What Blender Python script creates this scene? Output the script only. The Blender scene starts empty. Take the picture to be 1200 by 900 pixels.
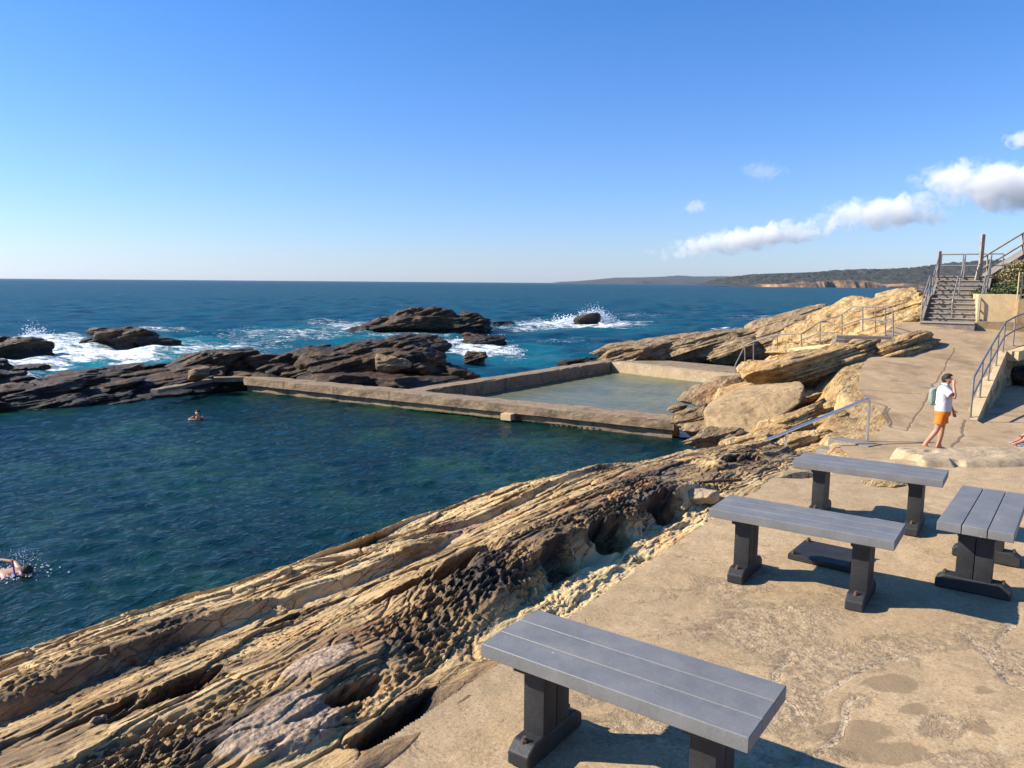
import bpy, bmesh, math, random
import numpy as np
from mathutils import Vector, Matrix, Euler
R = math.radians
random.seed(3)
SC = bpy.context.scene
COL = SC.collection

# ------------------------------------------------------------------ camera
F = 900.0; PITCH = R(7.55); ROLL = R(0.46); CZ = 5.2
_c, _s, _cp, _sp = math.cos(ROLL), math.sin(ROLL), math.cos(PITCH), math.sin(PITCH)
cam_d = bpy.data.cameras.new('camera'); cam = bpy.data.objects.new('camera', cam_d); COL.objects.link(cam)
cam_d.sensor_width = 36; cam_d.lens = 27.0; cam_d.clip_start = 0.05; cam_d.clip_end = 90000
M = Matrix(((_c, -_s, 0, 0), (_s*_sp, _c*_sp, -_cp, 0), (_s*_cp, _c*_cp, _sp, CZ), (0, 0, 0, 1)))
cam.matrix_world = M
SC.camera = cam

# ------------------------------------------------------------------ light
SUN_EL = R(33); SUN_AZ_VEC = (-0.998, 0.06)          # horizontal direction towards the sun
W = bpy.data.worlds.new('World'); SC.world = W; W.use_nodes = True
wn = W.node_tree; wn.nodes.clear()
sky = wn.nodes.new('ShaderNodeTexSky'); sky.sky_type = 'NISHITA'; sky.sun_disc = False
sky.sun_elevation = SUN_EL; sky.sun_rotation = math.atan2(SUN_AZ_VEC[0], SUN_AZ_VEC[1])
sky.air_density = 1.0; sky.dust_density = 0.3; sky.ozone_density = 1.6; sky.altitude = 0
hs = wn.nodes.new('ShaderNodeMix'); hs.data_type = 'RGBA'; hs.blend_type = 'MULTIPLY'; hs.inputs[0].default_value = 1
_tc = wn.nodes.new('ShaderNodeTexCoord'); _sx = wn.nodes.new('ShaderNodeSeparateXYZ'); _rp = wn.nodes.new('ShaderNodeValToRGB')
wn.links.new(_tc.outputs['Generated'], _sx.inputs[0]); wn.links.new(_sx.outputs[2], _rp.inputs[0]); wn.links.new(_rp.outputs[0], hs.inputs[7])
_rp.color_ramp.elements[0].position = 0.0; _rp.color_ramp.elements[0].color = (.68, .80, 1.22, 1)
_rp.color_ramp.elements[1].position = .45; _rp.color_ramp.elements[1].color = (.27, .76, 1.36, 1)
_e = _rp.color_ramp.elements.new(.14); _e.color = (.56, .81, 1.27, 1)
bg = wn.nodes.new('ShaderNodeBackground'); bg.inputs['Strength'].default_value = 0.080
wo = wn.nodes.new('ShaderNodeOutputWorld')
wn.links.new(sky.outputs[0], hs.inputs[6]); wn.links.new(hs.outputs[2], bg.inputs[0]); wn.links.new(bg.outputs[0], wo.inputs[0])
sd = bpy.data.lights.new('sun', 'SUN'); sd.energy = 5.0; sd.angle = R(0.5); sd.color = (1.0, 0.92, 0.78)
sun = bpy.data.objects.new('sun', sd); COL.objects.link(sun)
sv = Vector((SUN_AZ_VEC[0]*math.cos(SUN_EL), SUN_AZ_VEC[1]*math.cos(SUN_EL), math.sin(SUN_EL))).normalized()
sun.rotation_euler = sv.to_track_quat('Z', 'Y').to_euler(); sun.location = (-40, 5, 40)
vs = SC.view_settings; vs.view_transform = 'Standard'; vs.look = 'None'; vs.gamma = 1; vs.exposure = 0.88; vs.use_curve_mapping = False
SC.render.engine = 'CYCLES'
cy = SC.cycles; cy.use_denoising = True; cy.max_bounces = 12; cy.diffuse_bounces = 3; cy.glossy_bounces = 3
cy.volume_bounces = 8; cy.transparent_max_bounces = 12; cy.sample_clamp_indirect = 6; cy.caustics_reflective = False; cy.caustics_refractive = False

# ------------------------------------------------------------------ helpers: pixels to places
def ray(px, py):
    x = (px-600)/F; y = -(py-450)/F
    X = _c*x-_s*y; Y = _s*x+_c*y
    return np.array([X, _cp+Y*_sp, -_sp+Y*_cp])
def U(px, py, z):
    d = ray(px, py); return np.array([0, 0, CZ])+d*((z-CZ)/d[2])
def D(px, py, dist):
    d = ray(px, py); return np.array([0, 0, CZ])+d*(dist/d[1])

# ------------------------------------------------------------------ helpers: noise
def _h(ix, iy, iz, seed):
    n = (ix.astype(np.int64)*374761393+iy.astype(np.int64)*668265263+iz.astype(np.int64)*2147483647+seed*1274126177) & 0xffffffff
    n = ((n ^ (n >> 13))*1274126177) & 0xffffffff
    n = ((n ^ (n >> 16))*2246822519) & 0xffffffff
    return ((n ^ (n >> 15)) & 0xffffff)/float(0xffffff)
def noise(x, y, z=None, seed=0):
    """value noise in -1..1"""
    x = np.asarray(x, float); y = np.asarray(y, float)
    ix = np.floor(x); iy = np.floor(y); fx = x-ix; fy = y-iy
    fx = fx*fx*fx*(fx*(fx*6-15)+10); fy = fy*fy*fy*(fy*(fy*6-15)+10)
    if z is None:
        zz = np.zeros_like(ix)
        a = _h(ix, iy, zz, seed); b = _h(ix+1, iy, zz, seed); c = _h(ix, iy+1, zz, seed); d = _h(ix+1, iy+1, zz, seed)
        return ((a*(1-fx)+b*fx)*(1-fy)+(c*(1-fx)+d*fx)*fy)*2-1
    z = np.asarray(z, float); iz = np.floor(z); fz = z-iz; fz = fz*fz*fz*(fz*(fz*6-15)+10)
    r = 0
    for k, wz in ((0, 1-fz), (1, fz)):
        a = _h(ix, iy, iz+k, seed); b = _h(ix+1, iy, iz+k, seed); c = _h(ix, iy+1, iz+k, seed); d = _h(ix+1, iy+1, iz+k, seed)
        r = r+((a*(1-fx)+b*fx)*(1-fy)+(c*(1-fx)+d*fx)*fy)*wz
    return r*2-1
def fbm(x, y, z=None, o=4, seed=0, g=0.5):
    r = 0; a = 1; t = 0
    for k in range(o):
        r = r+a*noise(x*2**k+17.3*k, y*2**k+5.1*k, None if z is None else z*2**k, seed+k); t += a; a *= g
    return r/t
def ridged(x, y, o=3, seed=0):
    r = 0; a = 1; t = 0
    for k in range(o):
        r = r+a*(1-np.abs(noise(x*2**k, y*2**k, None, seed+k))*2); t += a; a *= .5
    return r/t
def worley(x, y, seed=0):
    """nearest and second nearest distance"""
    ix = np.floor(x); iy = np.floor(y); f1 = np.full(x.shape, 9.0); f2 = np.full(x.shape, 9.0); zz = np.zeros_like(ix)
    for dx in (-1, 0, 1):
        for dy in (-1, 0, 1):
            cx = ix+dx+_h(ix+dx, iy+dy, zz, seed); cy_ = iy+dy+_h(ix+dx, iy+dy, zz, seed+9)
            d = np.hypot(cx-x, cy_-y)
            f2 = np.where(d < f1, f1, np.minimum(f2, d)); f1 = np.minimum(f1, d)
    return f1, f2
def cells(x, y, seed=0):
    """random value of the nearest cell, and the gap to the next cell"""
    ix = np.floor(x); iy = np.floor(y); f1 = np.full(x.shape, 9.0); f2 = np.full(x.shape, 9.0); val = np.zeros(x.shape); zz = np.zeros_like(ix)
    for dx in (-1, 0, 1):
        for dy in (-1, 0, 1):
            h1 = _h(ix+dx, iy+dy, zz, seed); h2 = _h(ix+dx, iy+dy, zz, seed+9)
            d = np.maximum(np.abs(ix+dx+h1-x), np.abs(iy+dy+h2-y))*.6+.4*np.hypot(ix+dx+h1-x, iy+dy+h2-y)
            cl_ = d < f1; f2 = np.where(cl_, f1, np.minimum(f2, d)); val = np.where(cl_, h1*7.31+h2*3.17, val); f1 = np.minimum(f1, d)
    return (val % 1)*2-1, f2-f1
def sstep(a, b, x):
    t = np.clip((x-a)/(b-a), 0, 1); return t*t*(3-2*t)
def inpoly(x, y, poly):
    r = np.zeros(np.shape(x), bool); n = len(poly)
    for i in range(n):
        x0, y0 = poly[i][:2]; x1, y1 = poly[(i+1) % n][:2]
        if y0 == y1: continue
        c = ((y0 > y) != (y1 > y)) & (x < (x1-x0)*(y-y0)/(y1-y0)+x0)
        r ^= c
    return r
def segdist(x, y, pts):
    r = np.full(np.shape(x), 1e9)
    for (x0, y0), (x1, y1) in zip(pts[:-1], pts[1:]):
        dx, dy = x1-x0, y1-y0
        t = np.clip(((x-x0)*dx+(y-y0)*dy)/(dx*dx+dy*dy+1e-12), 0, 1)
        r = np.minimum(r, np.hypot(x-x0-t*dx, y-y0-t*dy))
    return r

# ------------------------------------------------------------------ helpers: meshes and objects
def mesh_np(name, V, faces, smooth=True, attrs=None):
    """V (n,3); faces: (m,k) array"""
    me = bpy.data.meshes.new(name); V = np.asarray(V, np.float32); faces = np.asarray(faces, np.int32)
    me.vertices.add(len(V)); me.vertices.foreach_set('co', V.ravel())
    k = faces.shape[1]; m = len(faces)
    me.loops.add(m*k); me.loops.foreach_set('vertex_index', faces.ravel())
    me.polygons.add(m); me.polygons.foreach_set('loop_start', np.arange(0, m*k, k, dtype=np.int32))
    try: me.polygons.foreach_set('loop_total', np.full(m, k, np.int32))
    except Exception: pass
    me.update(calc_edges=True); me.validate()
    if smooth: me.polygons.foreach_set('use_smooth', np.ones(len(me.polygons), bool))
    for an, arr in (attrs or {}).items():
        a = me.attributes.new(an, 'FLOAT', 'POINT'); a.data.foreach_set('value', np.asarray(arr, np.float32).ravel())
    return me
def grid_faces(nr, nc, keep=None):
    i = np.arange(nr*nc).reshape(nr, nc)
    f = np.stack([i[:-1, :-1], i[:-1, 1:], i[1:, 1:], i[1:, :-1]], -1).reshape(-1, 4)
    return f if keep is None else f[keep.ravel()]
def link(name, me, m, parent=None, loc=None, rot=None):
    o = bpy.data.objects.new(name, me); COL.objects.link(o)
    if m is not None: me.materials.append(m)
    if parent is not None: o.parent = parent
    if loc is not None: o.location = loc
    if rot is not None: o.rotation_euler = rot
    return o
def tag(o, label, cat, group=None, kind=None):
    o['label'] = label; o['category'] = cat
    if group: o['group'] = group
    if kind: o['kind'] = kind
    return o
def struct(o, kind='structure', label=None):
    o['kind'] = kind
    if label: o['label'] = label
    return o
def empty(name, loc, rz=0, label=None, cat=None, group=None):
    o = bpy.data.objects.new(name, None); COL.objects.link(o); o.location = loc; o.rotation_euler = (0, 0, rz)
    o.empty_display_size = .1
    if label: tag(o, label, cat, group)
    return o
def copy_tree(o, parent=None):
    c = o.copy(); COL.objects.link(c); c.parent = parent
    for ch in list(o.children): copy_tree(ch, c)
    return c
class MB:
    def __init__(s): s.bm = bmesh.new()
    def box(s, c, size, rot=None, bev=0.0, seg=2):
        r = bmesh.ops.create_cube(s.bm, size=1.0); vs_ = r['verts']
        bmesh.ops.scale(s.bm, vec=size, verts=vs_)
        if bev:
            es = list({e for v in vs_ for e in v.link_edges})
            rb = bmesh.ops.bevel(s.bm, geom=es, offset=bev, segments=seg, affect='EDGES', profile=.7); vs_ = list({v for f in rb['faces'] for v in f.verts} | {v for v in vs_ if v.is_valid})
        if rot is not None: bmesh.ops.rotate(s.bm, matrix=Euler(rot).to_matrix(), verts=vs_, cent=(0, 0, 0))
        bmesh.ops.translate(s.bm, vec=c, verts=vs_); return s
    def prism(s, pts, z0, z1, bev=0):
        lo = [s.bm.verts.new((p[0], p[1], z0)) for p in pts]; hi = [s.bm.verts.new((p[0], p[1], z1)) for p in pts]
        fs = [s.bm.faces.new(hi), s.bm.faces.new(lo[::-1])]
        n = len(pts)
        for i in range(n): fs.append(s.bm.faces.new((lo[i], lo[(i+1) % n], hi[(i+1) % n], hi[i])))
        return s
    def loft(s, loops, caps=True):
        rings = [[s.bm.verts.new(p) for p in L] for L in loops]
        for a, b in zip(rings[:-1], rings[1:]):
            n = len(a)
            for i in range(n): s.bm.faces.new((a[i], a[(i+1) % n], b[(i+1) % n], b[i]))
        if caps: s.bm.faces.new(rings[0][::-1]); s.bm.faces.new(rings[-1])
        return s
    def tube(s, pts, r, n=10, caps=True):
        pts = [Vector(p) for p in pts]; rings = []
        rr = r if isinstance(r, (list, tuple)) else [r]*len(pts)
        up = None
        for i, p in enumerate(pts):
            t = (pts[min(i+1, len(pts)-1)]-pts[max(i-1, 0)]).normalized()
            if up is None: up = Vector((0, 0, 1)) if abs(t.z) < .9 else Vector((1, 0, 0))
            x = t.cross(up).normalized(); y = x.cross(t).normalized(); up = y
            rings.append([p+(x*math.cos(a)+y*math.sin(a))*rr[i] for a in [2*math.pi*k/n for k in range(n)]])
        return s.loft(rings, caps)
    def ball(s, c, r, sub=2, sc=(1, 1, 1)):
        g = bmesh.ops.create_icosphere(s.bm, subdivisions=sub, radius=r)
        bmesh.ops.scale(s.bm, vec=sc, verts=g['verts']); bmesh.ops.translate(s.bm, vec=c, verts=g['verts']); return s
    def build(s, name, m, parent=None, smooth=None, loc=None):
        bmesh.ops.recalc_face_normals(s.bm, faces=s.bm.faces)
        me = bpy.data.meshes.new(name); s.bm.to_mesh(me); s.bm.free()
        if smooth is not None:
            me.polygons.foreach_set('use_smooth', [True]*len(me.polygons))
            if smooth < 179:
                try: me.set_sharp_from_angle(angle=R(smooth))
                except Exception: pass
        return link(name, me, m, parent, loc)
def arc(a, b, c, n=5):
    """rounded corner points between a-b-c with b as control"""
    a, b, c = Vector(a), Vector(b), Vector(c)
    return [a*(1-t)**2+b*2*t*(1-t)+c*t*t for t in [k/n for k in range(n+1)]]

# ------------------------------------------------------------------ helpers: materials
class NT:
    def __init__(s, name):
        s.m = bpy.data.materials.new(name); s.m.use_nodes = True; s.t = s.m.node_tree; s.t.nodes.clear()
        s.out = s.t.nodes.new('ShaderNodeOutputMaterial')
    def n(s, typ, props=None, **inp):
        nd = s.t.nodes.new(typ)
        for k, v in (props or {}).items(): setattr(nd, k, v)
        for k, v in inp.items():
            key = k.replace('_', ' ')
            sock = nd.inputs[int(k[1:])] if (k[0] == 'i' and k[1:].isdigit()) else nd.inputs[key]
            s.set(sock, v)
        return nd
    def set(s, sock, v):
        if isinstance(v, bpy.types.NodeSocket): s.t.links.new(v, sock)
        elif isinstance(v, bpy.types.Node): s.t.links.new(v.outputs[0], sock)
        else:
            if sock.type == 'RGBA' and len(v) == 3: v = (*v, 1)
            sock.default_value = v
    def math(s, op, a, b=0.0, clamp=False): return s.n('ShaderNodeMath', {'operation': op, 'use_clamp': clamp}, i0=a, i1=b).outputs[0]
    def mix(s, f, a, b, mode='MIX'):
        nd = s.n('ShaderNodeMix', {'data_type': 'RGBA', 'blend_type': mode}); s.set(nd.inputs[0], f); s.set(nd.inputs[6], a); s.set(nd.inputs[7], b); return nd.outputs[2]
    def ramp(s, f, stops, interp='LINEAR'):
        nd = s.n('ShaderNodeValToRGB'); s.set(nd.inputs[0], f); cr = nd.color_ramp; cr.interpolation = interp
        while len(cr.elements) < len(stops): cr.elements.new(.5)
        for e, (p, c) in zip(cr.elements, stops): e.position = p; e.color = (*c, 1) if not isinstance(c, (int, float)) else (c, c, c, 1)
        return nd.outputs[0]
    def mrange(s, v, a, b, c=0.0, d=1.0, smooth=False):
        return s.n('ShaderNodeMapRange', {'interpolation_type': 'SMOOTHSTEP' if smooth else 'LINEAR'}, i0=v, i1=a, i2=b, i3=c, i4=d).outputs[0]
    def coord(s, scale=(1, 1, 1), rot=(0, 0, 0)):
        tc = s.n('ShaderNodeTexCoord'); mp = s.n('ShaderNodeMapping', Vector=tc.outputs['Object']); 
        mp.inputs['Rotation'].default_value = rot
        if scale != (1, 1, 1):
            m2 = s.n('ShaderNodeMapping', Vector=mp.outputs[0]); m2.inputs['Scale'].default_value = scale; return m2.outputs[0]
        return mp.outputs[0]
    def noise(s, vec, scale, detail=4, rough=.55, dist=0.0):
        return s.n('ShaderNodeTexNoise', Vector=vec, Scale=scale, Detail=detail, Roughness=rough, Distortion=dist).outputs[0]
    def vor(s, vec, scale, feat='F1', out='Distance', rnd=1.0):
        nd = s.n('ShaderNodeTexVoronoi', {'feature': feat}, Vector=vec, Scale=scale, Randomness=rnd); return nd.outputs[out]
    def attr(s, name): return s.n('ShaderNodeAttribute', {'attribute_name': name}).outputs['Fac']
    def bump(s, h, strength, dist=.02, normal=None):
        nd = s.n('ShaderNodeBump', Strength=strength, Distance=dist, Height=h)
        if normal is not None: s.set(nd.inputs['Normal'], normal)
        return nd.outputs[0]
    def pbr(s, color, rough=.8, normal=None, **kw):
        b = s.n('ShaderNodeBsdfPrincipled'); s.set(b.inputs['Base Color'], color); s.set(b.inputs['Roughness'], rough)
        if normal is not None: s.set(b.inputs['Normal'], normal)
        for k, v in kw.items(): s.set(b.inputs[k.replace('_', ' ')], v)
        s.t.links.new(b.outputs[0], s.out.inputs[0]); return b

STRIKE = R(55)
def rock_mat(name, pale, mid, brown, dark, scale=1.0, strike=STRIKE, tilt=R(-18), darkbias=0.0, bumpd=.03, patches=False, wet=False):
    t = NT(name)
    P = t.coord(rot=(0, 0, -strike)); 
    st = t.coord(scale=(.16, 1, 1.3), rot=(tilt, 0, -strike))
    big = t.noise(P, .55*scale, 4, .55)
    streak = t.noise(st, 5.5*scale, 6, .62, .4)
    fine = t.noise(st, 26*scale, 5, .65)
    blot = t.noise(P, 2.1*scale, 6, .65, .3)
    v = t.math('ADD', t.math('MULTIPLY', streak, .55), t.math('MULTIPLY', blot, .45))
    v = t.math('ADD', v, t.math('MULTIPLY', t.math('SUBTRACT', fine, .5), .35))
    if darkbias: v = t.math('SUBTRACT', v, darkbias)
    if True:
        w = t.attr('dark'); v = t.math('SUBTRACT', v, t.math('MULTIPLY', w, .22))
    c = t.ramp(v, [(.22, dark), (.36, brown), (.47, mid), (.58, pale), (.72, tuple(min(1, x*1.15) for x in pale))])
    # rusty and grey veins
    c = t.mix(t.mrange(t.noise(st, 2.3*scale, 4, .6), .56, .68, 0, .55), c, (.42, .20, .07) if not wet else (.12, .06, .03))
    c = t.mix(t.mrange(t.noise(P, 1.3*scale, 5, .6), .58, .72, 0, .3), c, (.34, .31, .27) if not wet else (.05, .05, .05))
    # thin dark bedding cracks
    ck = t.noise(t.coord(scale=(.10, 1, 1.4), rot=(tilt, 0, -strike)), 7*scale, 5, .6, .25)
    line = t.mrange(t.math('ABSOLUTE', t.math('SUBTRACT', ck, .5)), .004, .016, 1, 0)
    line = t.math('MULTIPLY', line, t.mrange(t.noise(P, 3*scale, 3), .42, .55))
    c = t.mix(t.math('MULTIPLY', line, .8), c, tuple(x*.5 for x in dark))
    v3 = t.vor(t.coord(scale=(.34, 1, 1.4), rot=(tilt, 0, -strike)), 9*scale, 'DISTANCE_TO_EDGE'); nz3 = t.noise(P, 1.9*scale, 4, .65)
    fr = t.math('MULTIPLY', t.mrange(v3, .0, .035, 1, 0), t.mrange(nz3, .47, .56)); c = t.mix(t.math('MULTIPLY', fr, .75), c, tuple(x*.6 for x in dark))
    grain = t.noise(P, 150*scale, 4, .75)
    c = t.mix(.5, c, t.ramp(grain, [(.3, .25), (.7, .95)]), 'OVERLAY')
    if patches:
        pa = t.attr('patch')
        pm = t.math('MULTIPLY', t.mrange(t.math('ADD', pa, t.math('MULTIPLY', t.math('SUBTRACT', t.noise(P, 6, 5, .65), .5), .9)), .45, .6), 1.0)
        peb = t.vor(P, 46, 'F1', 'Color'); pcol = t.ramp(t.n('ShaderNodeSeparateColor', i0=peb).outputs[0], [(.1, (.17, .10, .06)), (.3, (.30, .21, .13)), (.6, (.40, .29, .195)), (.9, (.50, .385, .28))])
        c = t.mix(t.math('MULTIPLY', pm, .8), c, t.mix(t.mrange(t.vor(P, 46), .3, .75), pcol, (.36, .26, .18)))
    h = t.math('ADD', t.math('MULTIPLY', streak, .9), t.math('MULTIPLY', fine, .6)); h = t.math('SUBTRACT', h, t.math('MULTIPLY', fr, .22))
    h = t.math('SUBTRACT', h, t.math('MULTIPLY', line, .35))
    h = t.math('ADD', h, t.math('MULTIPLY', t.noise(P, 48*scale, 6, .75), .38))
    if patches: h = t.math('ADD', h, t.math('MULTIPLY', t.math('MULTIPLY', pm, t.vor(P, 46)), -.4))
    n = t.bump(h, .9, bumpd/scale)
    rough = .85
    if wet: rough = t.mrange(blot, .3, .7, .35, .8)
    t.pbr(c, rough, n)
    return t.m
# ------------------------------------------------------------------ materials
M_RIDGE = rock_mat('sandstone', (.53, .375, .18), (.385, .25, .105), (.20, .122, .052), (.05, .034, .022), patches=True, bumpd=.022)
M_YELLOW = rock_mat('yellow_sandstone', (.56, .385, .175), (.41, .255, .095), (.20, .115, .048), (.075, .05, .03), scale=.6, bumpd=.06)
M_BROWN = rock_mat('brown_sandstone', (.38, .27, .145), (.24, .155, .078), (.11, .068, .036), (.035, .024, .017), scale=.45, bumpd=.08)
M_DARK = rock_mat('dark_sea_rock', (.15, .072, .024), (.042, .021, .008), (.012, .007, .004), (.005, .004, .0035), scale=.4, bumpd=.09, wet=True, darkbias=.02)
M_BLACK = rock_mat('wet_black_rock', (.10, .08, .06), (.06, .045, .033), (.028, .02, .016), (.01, .008, .007), scale=.35, bumpd=.1, wet=True, darkbias=.05)

def concrete_mat(name, base, dark, pale, s=1.0, rough_patches=True, joints=False, stain=.5):
    t = NT(name); P = t.coord()
    spk = t.noise(P, 58 if rough_patches else 26, 5, .78); big = t.noise(P, .8*s, 4, .5); med = t.noise(P, 4.5*s, 5, .62, .3); fine = t.noise(P, 150, 4, .75); sp = t.noise(P, 420, 2, .6)
    c = t.mix(t.mrange(med, .38, .60), dark, base); c = t.mix(t.mrange(t.noise(P, 11, 6, .7, .5), .54, .68, 0, .5), c, pale)
    c = t.mix(t.mrange(t.math('ADD', t.math('MULTIPLY', fine, .5), t.math('MULTIPLY', sp, .5)), .38, .64, 0, .55), c, tuple(min(1, x*1.5) for x in base))
    c = t.mix(t.mrange(fine, .30, .44, .4, 0), c, tuple(x*.4 for x in base))
    c = t.mix(t.mrange(spk, .52, .64, 0, .6), c, pale); c = t.mix(t.mrange(spk, .34, .46, .8, 0), c, tuple(x*.42 for x in base))
    c = t.mix(t.mrange(big, .35, .65, .35, 0), c, tuple(x*.62 for x in base))
    h = t.math('ADD', t.math('MULTIPLY', fine, .10), t.math('ADD', t.math('MULTIPLY', med, .25), t.math('MULTIPLY', spk, .34)))
    if rough_patches:
        a = t.attr('rough'); pm = t.mrange(t.math('ADD', a, t.math('MULTIPLY', t.math('SUBTRACT', t.noise(P, 3.2, 9, .76, .4), .5), 3.0)), .45, .75)
        r1 = t.noise(P, 34, 6, .75, .3); r2 = t.vor(P, 75, 'F1')
        pc = t.ramp(r1, [(.34, (.06, .042, .026)), (.44, (.27, .18, .10)), (.54, (.47, .34, .20)), (.68, (.60, .48, .32))])
        c = t.mix(t.math('MULTIPLY', pm, .6), c, pc); h = t.math('ADD', h, t.math('MULTIPLY', pm, t.math('ADD', t.math('MULTIPLY', r1, 1.1), t.math('MULTIPLY', r2, .3))))
        st = t.attr('stain'); sm = t.mrange(t.math('ADD', st, t.math('MULTIPLY', t.math('SUBTRACT', t.noise(P, 3.0, 7, .68, .6), .5), 2.1)), .48, .62)
        c = t.mix(t.math('MULTIPLY', sm, .75), c, t.mix(fine, tuple(x*.34 for x in base), tuple(x*.72 for x in base)))
        cr = t.attr('crack'); cm = t.mrange(t.math('ADD', cr, t.math('MULTIPLY', t.math('SUBTRACT', t.noise(P, 22, 5, .75), .5), 1.5)), .5, .75)
        c = t.mix(t.math('MULTIPLY', cm, .7), c, t.mix(t.mrange(t.noise(P, 40, 4, .7), .42, .5), (.11, .075, .042), (.52, .40, .26)))
        h = t.math('SUBTRACT', h, t.math('MULTIPLY', cm, t.math('MULTIPLY', t.noise(P, 55, 3), .6)))
    else:
        sm = t.mrange(t.noise(P, 1.1*s, 6, .68, .4), .5, .66, 0, stain); c = t.mix(sm, c, tuple(x*.4 for x in base))
        c = t.mix(t.mrange(t.noise(P, 2.3*s, 5, .6), .56, .72, 0, .6), c, pale)
        dk = t.attr('crack'); c = t.mix(t.mrange(t.math('ADD', dk, t.math('MULTIPLY', t.math('SUBTRACT', t.noise(P, 14, 4, .7), .5), .5)), .4, .6, 0, .7), c, (.085, .055, .035))
    t.pbr(c, .88, t.bump(h, .9, .012 if rough_patches else .02)); return t.m
M_PLAT = concrete_mat('worn_concrete', (.42, .288, .152), (.28, .185, .095), (.60, .48, .32))
M_PATH = concrete_mat('path_concrete', (.40, .27, .142), (.29, .19, .095), (.52, .40, .26), s=.5, rough_patches=False, stain=.85)
M_WALLC = concrete_mat('pool_wall_concrete', (.27, .185, .108), (.14, .09, .05), (.38, .29, .185), s=1.4, rough_patches=False, stain=.85)
M_CREAM = concrete_mat('cream_concrete', (.58, .42, .22), (.46, .32, .16), (.66, .52, .33), s=.7, rough_patches=False, stain=.3)
M_GREYC = concrete_mat('grey_concrete', (.22, .185, .15), (.15, .125, .10), (.32, .28, .23), s=1.0, rough_patches=False, stain=.5)
M_TREAD = concrete_mat('lit_tread_concrete', (.30, .26, .21), (.22, .19, .15), (.38, .34, .28), s=1.0, rough_patches=False, stain=.3)  # paler than the risers: the stronger light on treads put into colour
M_SLAB = concrete_mat('pale_rock_face', (.36, .24, .118), (.22, .14, .065), (.50, .37, .20), s=2.0, rough_patches=False, stain=.8)
M_LIP = concrete_mat('pale_cement_lip', (.42, .31, .185), (.31, .22, .12), (.54, .43, .29), s=1.6, rough_patches=False, stain=.35)

def simple(name, col, rough=.6, bump=0, bscale=60, metal=0.0, var=.25, vscale=8):
    t = NT(name); P = t.coord()
    n1 = t.noise(P, vscale, 5, .65)
    c = t.mix(t.mrange(n1, .35, .68), tuple(x*(1-var) for x in col), tuple(min(1, x*(1+var*.6)) for x in col))
    c = t.mix(t.mrange(t.noise(P, vscale*22, 3, .7), .60, .72, 0, var), c, tuple(min(1, x*1.9+.03) for x in col))
    t.pbr(c, rough, t.bump(t.noise(P, bscale, 4, .65), bump, .03 if name == 'white_cotton' else .004) if bump else None, Metallic=metal); return t.m
M_LEG = simple('black_plastic_timber', (.020, .020, .022), .62, .5, 45, var=.35, vscale=9)
M_PLANK = simple('grey_plastic_plank', (.172, .170, .170), .6, .35, 60, var=.13, vscale=7)
def plank_mat():
    t = NT('grey_plastic_plank'); P = t.coord(); n1 = t.noise(P, 7, 5, .65); c = t.mix(t.mrange(n1, .35, .68), (.14, .14, .142), (.185, .182, .18))
    sc = t.noise(t.coord(scale=(1.2, 26, 1), rot=(0, 0, .05)), 5, 5, .7); c = t.mix(t.mrange(sc, .60, .70, 0, .30), c, (.30, .30, .30)); c = t.mix(t.mrange(sc, .30, .40, .25, 0), c, (.08, .08, .085))
    sp = t.vor(P, 13); sm = t.math('MULTIPLY', t.mrange(sp, .05, .09, 1, 0), t.mrange(t.noise(P, 3, 3), .52, .60)); c = t.mix(t.math('MULTIPLY', sm, .65), c, (.48, .46, .43))
    c = t.mix(t.mrange(t.noise(P, 170, 3, .7), .60, .70, 0, .3), c, (.34, .33, .32))
    t.pbr(c, t.mrange(n1, .3, .7, .48, .68), t.bump(t.math('ADD', t.noise(P, 70, 4, .7), t.math('MULTIPLY', sc, .8)), .4, .003)); return t.m
M_PLANK = plank_mat()
M_BOLT = simple('rusty_bolt', (.10, .055, .038), .7, .5, 90, var=.4, vscale=60)
M_STEEL = simple('galvanised_steel', (.25, .225, .20), .5, .2, 40, metal=.35, var=.25, vscale=5)
M_SHINY = simple('stainless_steel', (.72, .72, .72), .28, 0, metal=.85, var=.1, vscale=5)
M_TIMBER = simple('weathered_timber', (.36, .28, .215), .85, .6, 30, var=.35, vscale=5)
M_SKIN = simple('skin', (.46, .235, .145), .5, 0, var=.12, vscale=6)
M_HAIR = simple('black_hair', (.014, .012, .012), .75, .5, 90, var=.4, vscale=30)
M_SHIRT = simple('white_cotton', (.60, .60, .62), .85, 1.0, 7, var=.07, vscale=9)
M_SHORTS = simple('orange_cotton', (.74, .18, .01), .8, .5, 24, var=.15, vscale=9)
M_PACK = simple('sage_canvas', (.22, .29, .25), .85, .5, 50, var=.2, vscale=9)
M_PRINT = simple('grey_print', (.16, .19, .20), .8)
M_NAVY = simple('dark_swimsuit', (.02, .022, .03), .6)
M_TOWEL = simple('grey_blue_towel', (.25, .28, .36), .9, .6, 60)
M_BLUE = simple('blue_cloth', (.03, .13, .55), .8, .4, 30)
M_RED = simple('red_plastic', (.65, .03, .02), .4)
M_BLUEP = simple('blue_plastic', (.02, .04, .55), .35)
M_YFENCE = simple('cream_painted_steel', (.52, .42, .24), .5)
M_RUST = simple('rusty_iron', (.10, .05, .032), .85, .6, 60, var=.4, vscale=20)
M_WHITEB = simple('white_plastic', (.75, .75, .72), .5)

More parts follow.
